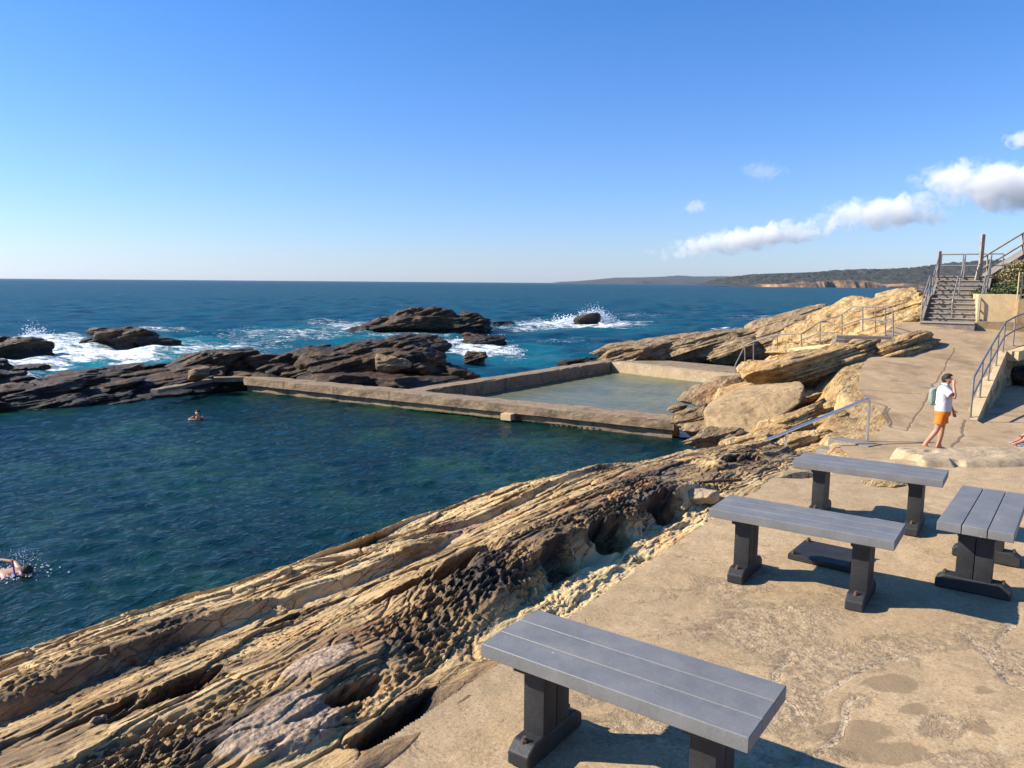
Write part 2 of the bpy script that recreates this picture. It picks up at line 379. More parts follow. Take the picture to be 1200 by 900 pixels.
# ================================================================== WATER
def water_mat(name, deep, light, rough, bscale, bstr, green=None, foam=False, cap=.3):
    t = NT(name); P = t.coord()
    n1 = t.noise(P if not foam else t.coord(scale=(.5, 1, 1)), .30 if foam else .35, 10, .72); c = t.mix(t.mrange(n1, .38, .64), deep, light)  # colour noise; on the sea it paints the light and dark of ripples
    n2 = t.noise(t.coord(scale=(1, .6, 1), rot=(0, 0, R(20))), bscale, 6, .62, .6); n3 = t.noise(P, bscale*4.3, 4, .6, .5)
    if green: c = t.mix(t.mrange(t.noise(P, .33, 6, .68), .50, .64, 0, .85), c, green)
    h = t.math('ADD', t.math('MULTIPLY', n2, 1.0), t.math('MULTIPLY', n3, .28))
    r = rough
    nrm = t.bump(h, bstr, .12)
    if foam:
        sh = t.attr('shallow'); c = t.mix(t.mrange(sh, .1, .9), c, (.008, .17, .20))
        far = t.attr('far'); r = t.mrange(far, 0, 1, rough, .42)
        fo = t.attr('foam')
        f1 = t.noise(t.coord(scale=(.7, 1.5, 1)), .75, 7, .72, .8); f2 = t.noise(t.coord(scale=(.8, 1.6, 1)), 2.6, 6, .75, 1.2)
        fm = t.mrange(t.math('ADD', t.math('MULTIPLY', fo, .92), t.math('ADD', t.math('MULTIPLY', t.math('SUBTRACT', f1, .5), 2.6), t.math('MULTIPLY', t.math('SUBTRACT', f2, .5), 2.4))), .50, .86)
        # far white caps
        wc = t.mrange(t.noise(t.coord(scale=(.28, 1, 1)), .22, 8, .74), .71, .75, 0, .55)
        fm = t.math('MULTIPLY', fm, t.mrange(fo, .02, .12)); fm = t.math('MAXIMUM', fm, t.math('MULTIPLY', wc, t.mrange(far, .02, .2)))
        c = t.mix(fm, c, (.84, .87, .88)); r = t.mix(fm, r, (.8, .8, .8))
        h2 = t.math('ADD', h, t.math('MULTIPLY', fm, .6)); nrm = t.bump(h2, bstr, .14)
    # water body scatters its own colour; the ripples facing the viewer keep the mirror part below a full grazing mirror
    df = t.n('ShaderNodeBsdfDiffuse', Color=c, Normal=nrm); gl = t.n('ShaderNodeBsdfGlossy', Color=(1, 1, 1, 1), Roughness=r, Normal=nrm)
    fr = t.n('ShaderNodeFresnel', IOR=1.333, Normal=nrm); k = t.math('MINIMUM', t.math('MULTIPLY', fr, .8), cap)
    if foam: k = t.math('MULTIPLY', k, t.mrange(fm, 0, 1, 1, .05))
    mx = t.n('ShaderNodeMixShader', i0=k, i1=df.outputs[0], i2=gl.outputs[0]); t.t.links.new(mx.outputs[0], t.out.inputs[0])
    return t.m
M_SEA = water_mat('sea_water', (.0002, .024, .042), (.0008, .074, .112), .12, .9, .9, foam=True, cap=.15)
M_POOL = water_mat('pool_water', (.001, .012, .0125), (.002, .026, .022), .06, 2.6, .75, green=(.012, .046, .020), cap=.22)
M_WADE = water_mat('shallow_pool_water', (.12, .122, .068), (.165, .17, .10), .08, 4.5, .25, green=(.07, .10, .07))

POOLW = .25
PL = {k: U(*p, .85)[:2] for k, p in dict(L=(290, 443), R=(790, 493), J=(475, 462), B=(715, 424), C=(868, 440)).items()}
pool_poly = [tuple(PL['L']+(.3, .5)), tuple(PL['R']+(1.5, .2)), (5.2, 21), (4.5, 12), (0, 6.2), (-4, 2.5), (-30, -2), (-52, 12), (-24, 27), (-15, 32)]
wade_poly = [tuple(PL['J']), tuple(PL['B']), tuple(PL['C']+(1.5, -.5)), (10.5, 30), (7.5, 25.5), tuple(PL['R']+(.6, 0))]
def waves(X, Y, lmin, lmax, n, amp, seed, dirc=-100, spread=70, minfac=0.0):
    rnd = random.Random(seed); Z = np.zeros_like(X); rr = np.hypot(X, Y)
    for k in range(n):
        lam = lmin*(lmax/lmin)**rnd.random(); a = R(dirc+rnd.uniform(-spread, spread)); ph = rnd.uniform(0, 6.28)
        A = amp*lam*rnd.uniform(.5, 1.2)
        damp = np.clip((lam-minfac*rr)/(lam+1e-6)*2, 0, 1)
        w = 2*np.pi/lam*(math.cos(a)*X+math.sin(a)*Y)+ph+.9*np.sin(X/(lam*2.7)+ph)+.7*np.cos(Y/(lam*3.1)+ph*2)
        s_ = np.sin(w); Z += damp*A*(s_+.25*np.cos(2*w))
    return Z
def polar(r0, r1, nr, a0, a1, na):
    r = np.geomspace(r0, r1, nr)[:, None]; a = np.radians(np.linspace(a0, a1, na))[None, :]
    return r*np.sin(a), r*np.cos(a)+0*r
def poly_keep(X, Y, poly):
    k = inpoly(X, Y, poly); return k[:-1, :-1] & k[:-1, 1:] & k[1:, 1:] & k[1:, :-1]
def any_keep(X, Y, poly):
    k = inpoly(X, Y, poly); return k[:-1, :-1] | k[:-1, 1:] | k[1:, 1:] | k[1:, :-1]
# foam patches: (px, py, half width px, half height px, strength)
FOAM = [(110, 412, 115, 14, 1.0), (60, 398, 60, 9, .9), (190, 386, 45, 4, .62), (230, 408, 90, 9, .72), (40, 428, 60, 8, .9), (330, 392, 110, 10, .55),
        (420, 383, 60, 8, .66), (385, 378, 40, 4, .5), (470, 392, 70, 8, .5), (565, 410, 52, 10, .95), (600, 418, 25, 6, .5), (530, 402, 40, 7, .75),
        (600, 382, 30, 6, .62), (680, 380, 90, 5.5, .92), (730, 378, 40, 3, .7), (630, 384, 40, 3.5, .75), (750, 370, 40, 4, .4), (625, 378, 22, 4, .55),
        (900, 372, 60, 4, .45), (850, 386, 40, 3, .6), (660, 400, 60, 8, .25), (20, 440, 40, 8, .7), (150, 424, 60, 9, .75), (835, 398, 50, 4, .5), (300, 404, 60, 6, .5)]
SHAL = [(150, 412, 200, 26, .8), (260, 425, 120, 20, .9), (400, 392, 170, 18, .35), (600, 414, 80, 16, .4), (690, 382, 110, 8, .35)]
def ell_field(X, Y, L):
    out = np.zeros_like(X)
    for cx, cy_, rx, ry, st in L:
        c = U(cx, cy_, 0); A = rx*c[1]/F; B = abs(U(cx, cy_-ry, 0)[1]-U(cx, cy_+ry, 0)[1])/2
        ang = math.atan2(c[0], c[1]); dx, dy = X-c[0], Y-c[1]
        e1 = dx*math.cos(ang*.0)-0*dy; e2 = dy-dx*0
        # slant with the view line so that the patch keeps its own ground shape
        dx2 = dx-dy*c[0]/c[1]
        q = np.sqrt((dx2/A)**2+(e2/B)**2)
        out = np.maximum(out, st*(1-sstep(.45, 1.25, q)))
    return out
X, Y = polar(19, 11000, 720, -58, 60, 940)
Zs = waves(X, Y, .6, 9, 70, .0062, 5, minfac=.02)
foam = ell_field(X, Y, FOAM); shal = ell_field(X, Y, SHAL)
Zs += foam*.12*noise(X*1.1, Y*1.6, None, 4)+foam*.05
rr = np.hypot(X, Y); Zs *= np.clip((900-rr)/500, 0, 1); Zs = np.clip(Zs, -.5, .5)
keep = ~(poly_keep(X, Y, pool_poly) | poly_keep(X, Y, wade_poly))
far = np.clip(np.log(rr/90)/np.log(60), 0, 1)
sea = link('sea', mesh_np('sea', np.stack([X, Y, Zs], -1).reshape(-1, 3), grid_faces(*X.shape, keep), attrs=dict(foam=foam, shallow=shal, far=far)), M_SEA)
struct(sea, 'structure', 'open blue sea with white water round the rocks')
X, Y = polar(2.4, 62, 620, -88, 24, 900)
Zp = POOLW+waves(X, Y, .20, 1.3, 64, .0044, 8, dirc=-80, spread=62, minfac=.006)
k_ = poly_keep(X, Y, pool_poly)
pw = link('pool_water', mesh_np('pool_water', np.stack([X, Y, Zp], -1).reshape(-1, 3), grid_faces(*X.shape, k_)), M_POOL); struct(pw, 'structure', 'rippled dark teal water of the big ocean pool')
X, Y = polar(20, 50, 260, -12, 22, 420)
Zp = POOLW+.05+waves(X, Y, .25, 1.2, 40, .0028, 9, dirc=-80, spread=60, minfac=.01)
ww = link('wading_pool_water', mesh_np('wading_pool_water', np.stack([X, Y, Zp], -1).reshape(-1, 3), grid_faces(*X.shape, any_keep(X, Y, wade_poly))), M_WADE); struct(ww, 'structure', 'pale grey green water of the small pool')

# ================================================================== FOREGROUND ROCK
SO = np.array([-.51, 2.72]); SD = np.array([math.cos(STRIKE), math.sin(STRIKE)]); SN = np.array([-SD[1], SD[0]])
def uvw(px, py, z):
    q = U(px, py, z)[:2]-SO; return float(q@SD), float(q@SN)
us = np.concatenate([np.linspace(-7, -1.2, 60, endpoint=False), np.linspace(-1.2, 5, 760, endpoint=False), np.linspace(5, 12, 330)])
vsx = np.concatenate([np.linspace(-.35, 1.6, 320, endpoint=False), np.linspace(1.6, 4.6, 330, endpoint=False), np.linspace(4.6, 7.5, 60)])
Ug, Vg = np.meshgrid(us, vsx, indexing='ij')
wu = Ug+.10*fbm(Ug*.9, Vg*.9, o=3, seed=2); wv = Vg+.16*fbm(Ug*.35, Vg*.8, o=4, seed=3)+.03*fbm(Ug*2.2, Vg*4, o=3, seed=5)
base = np.interp(wv, [-.4, -.06, .0, .08, .35, .6, 1.0, 2.0, 3.0, 3.7, 4.3], [3.12, 3.28, 3.352, 3.372, 3.40, 3.42, 3.38, 3.13, 2.86, 2.64, 2.40])-.24*sstep(5.2, 8.2, Ug)
# eroded bank beside the paving, higher between u 1 and 4.8
bank = sstep(.9, 1.8, Ug)*(1-sstep(4.0, 5.0, Ug))
base += bank*(.16*sstep(.34, .50, wv+.08*fbm(Ug*1.6, Vg*2, o=3, seed=11))*(1-sstep(.7, 1.9, wv))-.02)
# outer rib and trough
rib = 1-sstep(3.8, 5.2, Ug)
tr = wv+.12*noise(Ug*.5, Ug*0, None, 14)
iv = .55+.75*noise(Ug*.55, Ug*0+2, None, 17); base += rib*(-.10*np.exp(-((tr-3.30)/.20)**2)+.155*iv*sstep(3.38, 3.46, tr)*(1-sstep(3.45, 4.2, tr)))-.05*sstep(2.5, 4, wv)
tr2 = wv+.16*fbm(Ug*.45, Ug*0+4, o=3, seed=15); r2 = (1-sstep(2.2, 3.6, Ug))
base += r2*(.10*(.5+.8*noise(Ug*.7, Ug*0+5, None, 18))*sstep(2.08, 2.15, tr2)*(1-sstep(2.2, 3.0, tr2))-.05*np.exp(-((tr2-2.0)/.15)**2))
tr3 = wv+.2*fbm(Ug*.5, Ug*0+9, o=3, seed=16); r3 = sstep(2.2, 3.2, Ug)*(1-sstep(6, 7.5, Ug)); base += r3*.08*sstep(2.3, 2.36, tr3)*(1-sstep(2.4, 3.1, tr3))
def saw(ph, w=.10):
    f = ph-np.floor(ph); return np.where(f < w, f/w, 1-(f-w)/(1-w))
A1 = np.clip(.25+1.5*noise(wu*.42, wv*1.1, None, 21), 0, 1.2); A2 = np.clip(.15+1.4*noise(wu*.9, wv*2.3, None, 22), 0, 1.3); A3 = np.clip(.4+1.3*noise(wu*1.4, wv*5, None, 23), 0, 1.2)
wv2 = wv+.10*fbm(Ug*.55, Vg*.5, o=3, seed=31)+.05*fbm(Ug*2.1, Vg*1.9, o=3, seed=32)
zone = np.interp(wv, [0, 1, 2, 2.8, 3.6], [.3, .32, .5, .95, .85])
det = zone*.075*A1*saw(wv2/.52+.3*noise(wu*.3, wv*.2, None, 6))+zone*.032*A2*saw(wv2/.19+.6*noise(wu*.5, wv*.6, None, 7))+.009*A3*saw(wv2/.061+.8*noise(wu*.8, wv*1.2, None, 8), .2)
det += .022*fbm(wu*1.6, wv*4.5, o=5, seed=40, g=.55)+.007*fbm(wu*9, wv*22, o=4, seed=41, g=.6)
c1, g1_ = cells(wu*1.15+.25*fbm(wu*3, wv*3, o=3, seed=44), wv2*3.6+.25*fbm(wu*3, wv*4, o=3, seed=45), 46)
c2, g2_ = cells(wu*3.3+.3*fbm(wu*6, wv*6, o=2, seed=47), wv2*10.5+.3*fbm(wu*6, wv*9, o=2, seed=48), 49)
c3, g3_ = cells(wu*10, wv2*26+.3*fbm(wu*12, wv*12, o=2, seed=43), 42)
m3 = sstep(-.3, .4, noise(wu*1.1, wv*1.7, None, 57))
det += (.036*c1+.014*c2*sstep(-.5, .3, noise(wu*.8, wv*1.2, None, 56))+.004*c3*m3)*np.interp(wv, [0, .38, .6, 1, 2, 3, 4], [.12, .15, .6, .75, .9, 1, .8])
det -= .022*(1-sstep(.0, .06, g1_))*(noise(wu*1.7, wv*2, None, 58) > -.1)+.012*(wv > .5)*(1-sstep(0, .09, g2_))*(noise(wu*2.7, wv*3, None, 59) > .0)
# cross joints
jt = ridged(wu*.8+.2*wv, wv*.12, 1, 50); det -= .05*sstep(.93, .99, jt)*np.clip(noise(wu*.7, wv*.9, None, 51)+.3, 0, 1)
jt = ridged(wu*2.6+.9*wv, wv*.6, 1, 52); det -= .03*sstep(.92, .99, jt)*np.clip(noise(wu*1.3, wv*1.4, None, 53)+.1, 0, 1)
# honeycomb weathering
hz = (sstep(.22, .42, wv)*(1-sstep(.55, 1.15, wv+.35*fbm(Ug*1.1, Vg*1.1, o=3, seed=60)))*(1-sstep(5, 5.8, Ug)))
hz2 = sstep(.22, .45, wv)*np.clip(sstep(.15, .5, fbm(Ug*.8, Vg*1.6, o=4, seed=61))*(1-sstep(2.2, 2.9, Vg)), 0, 1)
f1, f2 = worley(wu*10, wv*17, 62); g1, g2 = worley(wu*23, wv*36, 63)
honey = np.clip(hz+.5*hz2, 0, 1)
det += (.04*bank*(wv < .7)+.012)*fbm(wu*2.6, wv*8, o=5, seed=68, g=.6)+bank*(wv < .6)*0
hm = sstep(-.25, .35, noise(wu*2.2, wv*3.4, None, 66)); det -= honey*hm*(.034*sstep(.06, .42, f2-f1)*(1+.5*noise(wu*3, wv*4, None, 64))+.016*sstep(.06, .40, g2-g1))+.012*(g1 < .25)*sstep(.3, .8, noise(wu*3, wv*5, None, 67))
# caves
def cave(px, py, z, lu, lv, dp, rot=0.0):
    global det
    cu, cv = uvw(px, py, z); du = Ug-cu+.4*lu*fbm(Ug*5, Vg*8, o=4, seed=70, g=.65); dv = Vg-cv+.8*lv*fbm(Ug*4, Vg*8, o=5, seed=71, g=.65)
    c_, s_ = math.cos(rot), math.sin(rot); a = du*c_+dv*s_; b = -du*s_+dv*c_
    # steep wall on the seaward (sunward) side, gentle on the paving side
    q = np.sqrt((a/lu)**2+(np.where(b > 0, b/(lv*.8), b/(lv*1.7)))**2)
    det = det-dp*1.45*(1-sstep(.45, 1.0, q))+.03*(1-sstep(.6, 1.3, q))*fbm(wu*7, wv*14, o=4, seed=72, g=.6)
    return 1-sstep(.5, 1.15, q)
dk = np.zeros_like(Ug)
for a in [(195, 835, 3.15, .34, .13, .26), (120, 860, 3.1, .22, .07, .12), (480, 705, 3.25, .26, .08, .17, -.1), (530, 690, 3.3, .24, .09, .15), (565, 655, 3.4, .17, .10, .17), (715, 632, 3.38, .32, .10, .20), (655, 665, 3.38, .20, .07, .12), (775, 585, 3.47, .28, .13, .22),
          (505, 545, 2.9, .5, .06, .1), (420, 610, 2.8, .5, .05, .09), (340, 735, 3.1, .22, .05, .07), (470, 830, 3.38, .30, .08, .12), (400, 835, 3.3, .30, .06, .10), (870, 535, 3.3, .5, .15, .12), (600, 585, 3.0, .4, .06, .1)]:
    dk = np.maximum(dk, cave(*a))  # cave masks also darken the rock colour, painting in the hollows' shade
# outline of the outcrop in strike space
rim = [(-9, 4.25), (0.3, 4.25), (1.7, 4.26), (3.6, 4.38), (4.3, 4.3), (4.8, 4.0), (6.2, 3.72), (7.1, 3.6), (7.8, 3.1), (8.6, 2.6), (9.2, 1.7), (8.95, .9), (8.2, .25), (7.2, -.1), (6.6, -.2), (6.2, -1.2)]
rimp = rim+[(-9, -1.2)]
nu = Ug+.08*fbm(Ug*1.3, Vg*1.3, o=3, seed=80); nv = Vg+.07*fbm(Ug*1.5, Vg*1.5, o=4, seed=81)
det = (det*np.interp(Vg, [0, .8, 1.4, 2.4, 3], [1, .95, .72, .8, .95])-.052)*sstep(-.02, .22, Vg)
ins = inpoly(nu, nv, rimp); dist = segdist(nu, nv, rim)
patch = np.zeros_like(Ug)
for px, py, zz, a_, b_ in [(375, 790, 3.32, .20, .10), (345, 868, 3.3, .26, .17), (310, 890, 3.25, .2, .1), (122, 888, 3.05, .045, .02)]:
    cu, cv = uvw(px, py, zz); patch = np.maximum(patch, 1-sstep(.5, 1.5, np.hypot((Ug-cu)/a_, (Vg-cv)/b_)))
psm = sstep(.2, .95, patch+.25*fbm(Ug*5, Vg*5, o=3, seed=95)); det = det*(1-.75*psm)+psm*(.0+.007*fbm(Ug*18, Vg*18, o=3, seed=96))
z = base+det
z = z-np.where(ins, .30*np.exp(-dist/.16), .30+dist*np.where(Vg > 2.2, 1.5, 2.2))
ov = np.clip(det, -.3, .2)*.5*np.where(ins, 1, 0)
Uo = Ug; Vo = Vg-ov
PX = SO[0]+Uo*SD[0]+Vo*SN[0]; PY = SO[1]+Uo*SD[1]+Vo*SN[1]
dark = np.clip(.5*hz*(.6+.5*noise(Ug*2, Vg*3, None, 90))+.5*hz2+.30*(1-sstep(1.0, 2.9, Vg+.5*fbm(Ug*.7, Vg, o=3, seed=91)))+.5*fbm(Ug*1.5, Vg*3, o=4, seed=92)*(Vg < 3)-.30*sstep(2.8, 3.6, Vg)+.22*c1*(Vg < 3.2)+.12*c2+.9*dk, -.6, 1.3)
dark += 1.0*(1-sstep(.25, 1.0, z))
yell = bank*(1-sstep(.35, .5, wv))*1.1
dark -= yell
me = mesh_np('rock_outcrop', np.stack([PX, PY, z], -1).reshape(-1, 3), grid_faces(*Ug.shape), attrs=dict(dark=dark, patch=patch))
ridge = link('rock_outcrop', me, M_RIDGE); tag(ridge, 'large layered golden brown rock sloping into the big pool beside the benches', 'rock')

# ================================================================== PAVED PLATFORM
xs = np.concatenate([np.linspace(-7, -1, 30, endpoint=False), np.linspace(-1, 4.6, 560, endpoint=False), np.linspace(4.6, 11, 220)])
ys = np.concatenate([np.linspace(-7, 1.6, 30, endpoint=False), np.linspace(1.6, 6, 480, endpoint=False), np.linspace(6, 8.75, 200)])
X, Y = np.meshgrid(xs, ys, indexing='ij')
Z = np.full_like(X, 3.35)+.012*fbm(X*.8, Y*.8, o=3, seed=100)+.004*fbm(X*6, Y*6, o=3, seed=101)
def blob_attr(L, z=3.35):
    o = np.zeros_like(X)
    for px, py, rx, ry, st in L:
        c = U(px, py, z); A = rx*np.hypot(c[1], 1.8)/F; B = abs(U(px, py-ry, z)[1]-U(px, py+ry, z)[1])/2
        o = np.maximum(o, st*(1-sstep(.3, 1.3, np.sqrt(((X-c[0]-(Y-c[1])*c[0]/c[1])/A)**2+((Y-c[1])/B)**2))))
    return o
rough = blob_attr([(900, 735, 90, 40, .75), (960, 770, 60, 30, .75), (930, 830, 50, 40, .8), (700, 800, 50, 30, .6), (1060, 755, 70, 22, .6), (1150, 745, 50, 22, .55), (1110, 850, 40, 20, .6), (1140, 890, 60, 15, .55),
                   (1190, 775, 30, 20, .6), (740, 850, 60, 30, .5), (960, 885, 70, 14, .6), (850, 690, 60, 25, .35), (1010, 820, 20, 12, .7), (1080, 600, 25, 12, .5), (860, 560, 40, 12, .4), (1000, 700, 60, 20, .3)])
stain = blob_attr([(1045, 800, 45, 14, .9), (1070, 830, 22, 8, .8), (1000, 855, 60, 18, .85), (1040, 880, 60, 16, .8), (1160, 850, 40, 18, .6), (1150, 810, 26, 8, .6), (985, 870, 30, 24, .6), (1090, 620, 40, 14, .35), (650, 850, 60, 30, .3)])
def pl(L, z=3.35): return [tuple(U(a, b, z)[:2]) for a, b in L]
nX = X+.03*fbm(X*5, Y*5, o=4, seed=110); nY = Y+.03*fbm(X*5+7, Y*5, o=4, seed=111)
crk = np.zeros_like(X); 
for L, w_ in [([(795, 652), (850, 662), (905, 675)], .018), ([(930, 790), (962, 812), (1015, 782), (1060, 770)], .02), ([(940, 845), (905, 800), (925, 770)], .02), ([(1128, 738), (1165, 775), (1200, 790)], .025), 
            ([(920, 905), (985, 860), (1000, 815)], .02), ([(1190, 720), (1160, 770), (1185, 800), (1230, 820)], .02)]:
    crk = np.maximum(crk, 1-sstep(.3, 2.2, segdist(nX, nY, pl(L))/(w_*.62)))
rough = np.clip(rough+.16*fbm(X*.7, Y*.7, o=3, seed=119)+.14, 0, 1)
Z -= .006*crk+rough*.006*(fbm(X*22, Y*22, o=3, seed=120)+.5)
# old mortar edge along the rock
eu = (X-SO[0])*SD[0]+(Y-SO[1])*SD[1]; ev = (X-SO[0])*SN[0]+(Y-SO[1])*SN[1]
edge = 1-sstep(.0, .10, np.abs(ev+.02)+.05*fbm(X*4, Y*4, o=3, seed=130)); crk = np.maximum(crk, .42*edge)
# broken far edge
back = 8.15+.12*fbm(X*1.2, X*0+3, o=4, seed=140)-.9*(1-sstep(2.8, 3.9, X))
Z -= sstep(0, .12, Y-back)*2.0
keep = ~((ev > .10) & (eu < 8))
kk = keep[:-1, :-1] & keep[1:, 1:]
plat = link('paved_platform', mesh_np('paved_platform', np.stack([X, Y, Z], -1).reshape(-1, 3), grid_faces(*X.shape, kk), attrs=dict(rough=rough, stain=stain, crack=crk)), M_PLAT)
struct(plat, 'structure', 'worn tan concrete platform with cracks and damp stains')

# ================================================================== generic rocks
BN = np.array([SN[0]*math.sin(R(22)), SN[1]*math.sin(R(22)), math.cos(R(22))])
_ico = {}
def ico(sub):
    if sub not in _ico:
        bm = bmesh.new(); bmesh.ops.create_icosphere(bm, subdivisions=sub, radius=1)
        _ico[sub] = (np.array([v.co[:] for v in bm.verts]), np.array([[v.index for v in f.verts] for f in bm.faces])); bm.free()
    return _ico[sub]
def rock(c, dims, yaw=0, tilt=0, roll=0, seed=1, sub=5, facets=16, rough=.10, layer=.10, thick=.25, flat=.0, bn=BN):
    """angular layered boulder: c = centre, dims = full sizes, yaw about z, tilt about y (right end up), roll about x"""
    P, Fc = ico(sub); rnd = np.random.RandomState(seed)
    k = rnd.normal(size=(facets, 3)); k /= np.linalg.norm(k, axis=1)[:, None]; d = rnd.uniform(.66, .98, facets)
    k = np.vstack([k, [0, 0, 1]]); d = np.append(d, .72-flat)
    dots = np.maximum(P@k.T, .03); r = np.minimum((d[None, :]/dots).min(1), 1.12)
    V = P*r[:, None]*np.array(dims)/2
    m = np.array(Euler((roll, -tilt, yaw)).to_matrix()); V = V@m.T
    Nn = P@m.T
    Wp = V+np.array([seed*3.7, seed*1.3, seed*2.1]); s_ = min(dims)
    b = Wp@bn/thick; along = Wp[:, 0]*SD[0]+Wp[:, 1]*SD[1]; ac = Wp[:, 0]*SN[0]+Wp[:, 1]*SN[1]
    q = noise(b+.35*noise(along*.5, ac*.5, None, 3), along*.12/thick**.5, None, seed)+.5*noise(b*2.7, along*.5, None, seed+1)
    q = np.sign(q)*np.abs(q)**.6
    H = Nn*np.array([1, 1, .35]); 
    ckk = np.clip(1-np.abs(noise(b*.9, along*.25/s_, ac*.15, seed+21))*9, 0, 1)+.8*np.clip(1-np.abs(noise(along*1.1/s_+.3*b, b*.3, ac*.5/s_, seed+22))*12, 0, 1)
    V = V+H*(q*layer)[:, None]-Nn*(ckk*min(.10*s_, .12))[:, None]
    fb = fbm(Wp[:, 0]*1.1/s_, Wp[:, 1]*1.1/s_, Wp[:, 2]*1.6/s_, 5, seed+5, .6); V = V+Nn*(fb*rough*s_)[:, None]
    fb = fbm(Wp[:, 0]*5/s_, Wp[:, 1]*5/s_, Wp[:, 2]*9/s_, 3, seed+9, .6); V = V+Nn*(fb*rough*.28*s_)[:, None]
    return V+np.array(c), Fc
def rpx(px, py, dist, wpx, hpx, depth, **kw):
    """rock seen centred at pixel (px,py) standing at real distance dist, real sizes from its seen size"""
    c = D(px, py, dist); return rock(c, (wpx*dist/F, depth, hpx*dist/F), **kw)
def outcrop(name, label, cat, lumps, m, group=None, loc=None, flat=False, dark=None):
    Vs, Fs, n = [], [], 0
    for V, f in lumps: Vs.append(V); Fs.append(f+n); n += len(V)
    V = np.vstack(Vs); c = V.mean(0); c[2] = max(V[:, 2].min(), 0) if loc is None else loc[2]
    att = 1.2*(1-sstep(.15, .9, V[:, 2]+.2*fbm(V[:, 0], V[:, 1], o=2, seed=3))) if dark is None else np.full(len(V), dark)
    me = mesh_np(name, V-c, np.vstack(Fs), smooth=not (flat or m in (M_DARK, M_BLACK, M_BROWN, M_YELLOW)), attrs=dict(dark=att, patch=np.zeros(len(V))))
    o = link(name, me, m, loc=tuple(c)); tag(o, label, cat, group); return o

# ================================================================== LAND
XL = lambda y: np.interp(y, [6, 9, 16, 20, 24, 28, 31, 36, 45], [5.0, 5.2, 6.6, 8.6, 10.6, 13.4, 15.4, 17.5, 20])
def planez(y): return 1.85+.155*np.clip(y-18, 0, 12.1)
BR = [U(1145, 493, 1.85)[:2], None, None]
def on_plane(px, py):
    d = ray(px, py)
    lo, hi = 5, 80
    for _ in range(50):
        m = (lo+hi)/2
        if CZ+d[2]/d[1]*m > float(planez(m)): lo = m
        else: hi = m
    return np.array([d[0]/d[1]*lo, lo, float(planez(lo))])
B0, B1, B2 = on_plane(1145, 493), on_plane(1180, 412), on_plane(1202, 403)
dirb = (B2-B1)[:2]; B3 = B1[:2]+dirb*6
border = [tuple(B0[:2]), tuple(B1[:2]), tuple(B3)]
court_poly = [(B0[0], B0[1]), (B1[0], B1[1]), tuple(B3), (60, B3[1]), (60, -20), (B0[0]+.2, 8)]
xg = np.linspace(4, 34, 260); yg = np.linspace(7.5, 52, 330)
X, Y = np.meshgrid(xg, yg, indexing='ij')
lowd = XL(Y)-X+.5*fbm(X*.5, Y*.5, o=3, seed=200)
Z = planez(Y)-.04-np.clip(lowd, 0, 9)*.62-np.clip(lowd, 0, 1)*.3+.12*np.clip(lowd, 0, 1)*fbm(X*1.3, Y*1.3, o=4, seed=201)
incourt = inpoly(X, Y, court_poly); Z = np.where(incourt, 1.80, Z)
Z -= np.clip(Y-33, 0, 30)*.30*(X < 40)
terr = link('terrain', mesh_np('terrain', np.stack([X, Y, Z], -1).reshape(-1, 3), grid_faces(*X.shape), attrs=dict(dark=np.clip(1.2-Z, 0, 1), patch=X*0)), M_YELLOW); struct(terr, 'structure', 'rocky shore ground')
# sloping path and flat court
path_poly = [(5.2, 7.6), (6.9, 16), (8.3, 17.2), (9.2, 18.6), (9.6, 21.2), (10.8, 23.6), (12.6, 26.5), (14.2, 29), (16.2, 30.8), (17.0, 32.0), (30, 32.0), (34, B3[1]), tuple(B3), tuple(B1[:2]), tuple(B0[:2]), (B0[0]+.1, 16.5), (30, 16.5), (30, 7.6)]
xg = np.linspace(5, 24, 900); yg = np.linspace(7.6, 32.2, 900)
X, Y = np.meshgrid(xg, yg, indexing='ij')
Z = planez(Y)+.014*fbm(X*.9, Y*.9, o=3, seed=210)
Z += -.02*np.clip(7.6+.6*(Y-18)-X, 0, 1)
LN = [([(1120, 408), (1062, 505)], .022), ([(1003, 456), (1080, 462)], .02), ([(1040, 495), (1038, 475), (1010, 468)], .03), ([(1130, 492), (1130, 510), (1112, 528)], .035), ([(1130, 492), (1145, 494), (1200, 493)], .02), ([(1062, 505), (1045, 500), (1042, 478)], .035)]
crk = np.zeros_like(X); nX = X+.08*fbm(X*2, Y*2, o=3, seed=211); nY = Y+.08*fbm(X*2+9, Y*2, o=3, seed=212)
for L, w_ in LN:
    P_ = [tuple(on_plane(a, b)[:2]) for a, b in L]; crk = np.maximum(crk, 1-sstep(.3, 1.6, segdist(nX, nY, P_)/w_))
Z -= .006*crk
f_ = poly_keep(X, Y, path_poly)
path = link('path', mesh_np('path', np.stack([X, Y, Z], -1).reshape(-1, 3), grid_faces(*X.shape, f_), attrs=dict(crack=crk)), M_PATH); struct(path, 'structure', 'tan concrete path rising to the steps')
xg = np.linspace(B0[0]-.3, 40, 200); yg = np.linspace(7.6, 40, 200)
X, Y = np.meshgrid(xg, yg, indexing='ij'); Z = 1.856+.01*fbm(X, Y, o=3, seed=215)
f_ = any_keep(X, Y, [(B0[0], B0[1]), (B1[0], B1[1]), tuple(B3), (60, B3[1]), (60, 16.4), (B0[0]+.2, 16.4)])
court = link('lower_paving', mesh_np('lower_paving', np.stack([X, Y, Z], -1).reshape(-1, 3), grid_faces(*X.shape, f_), attrs=dict(crack=X*0)), M_PATH); struct(court, 'structure', 'lower paving in the shade of the retaining wall')
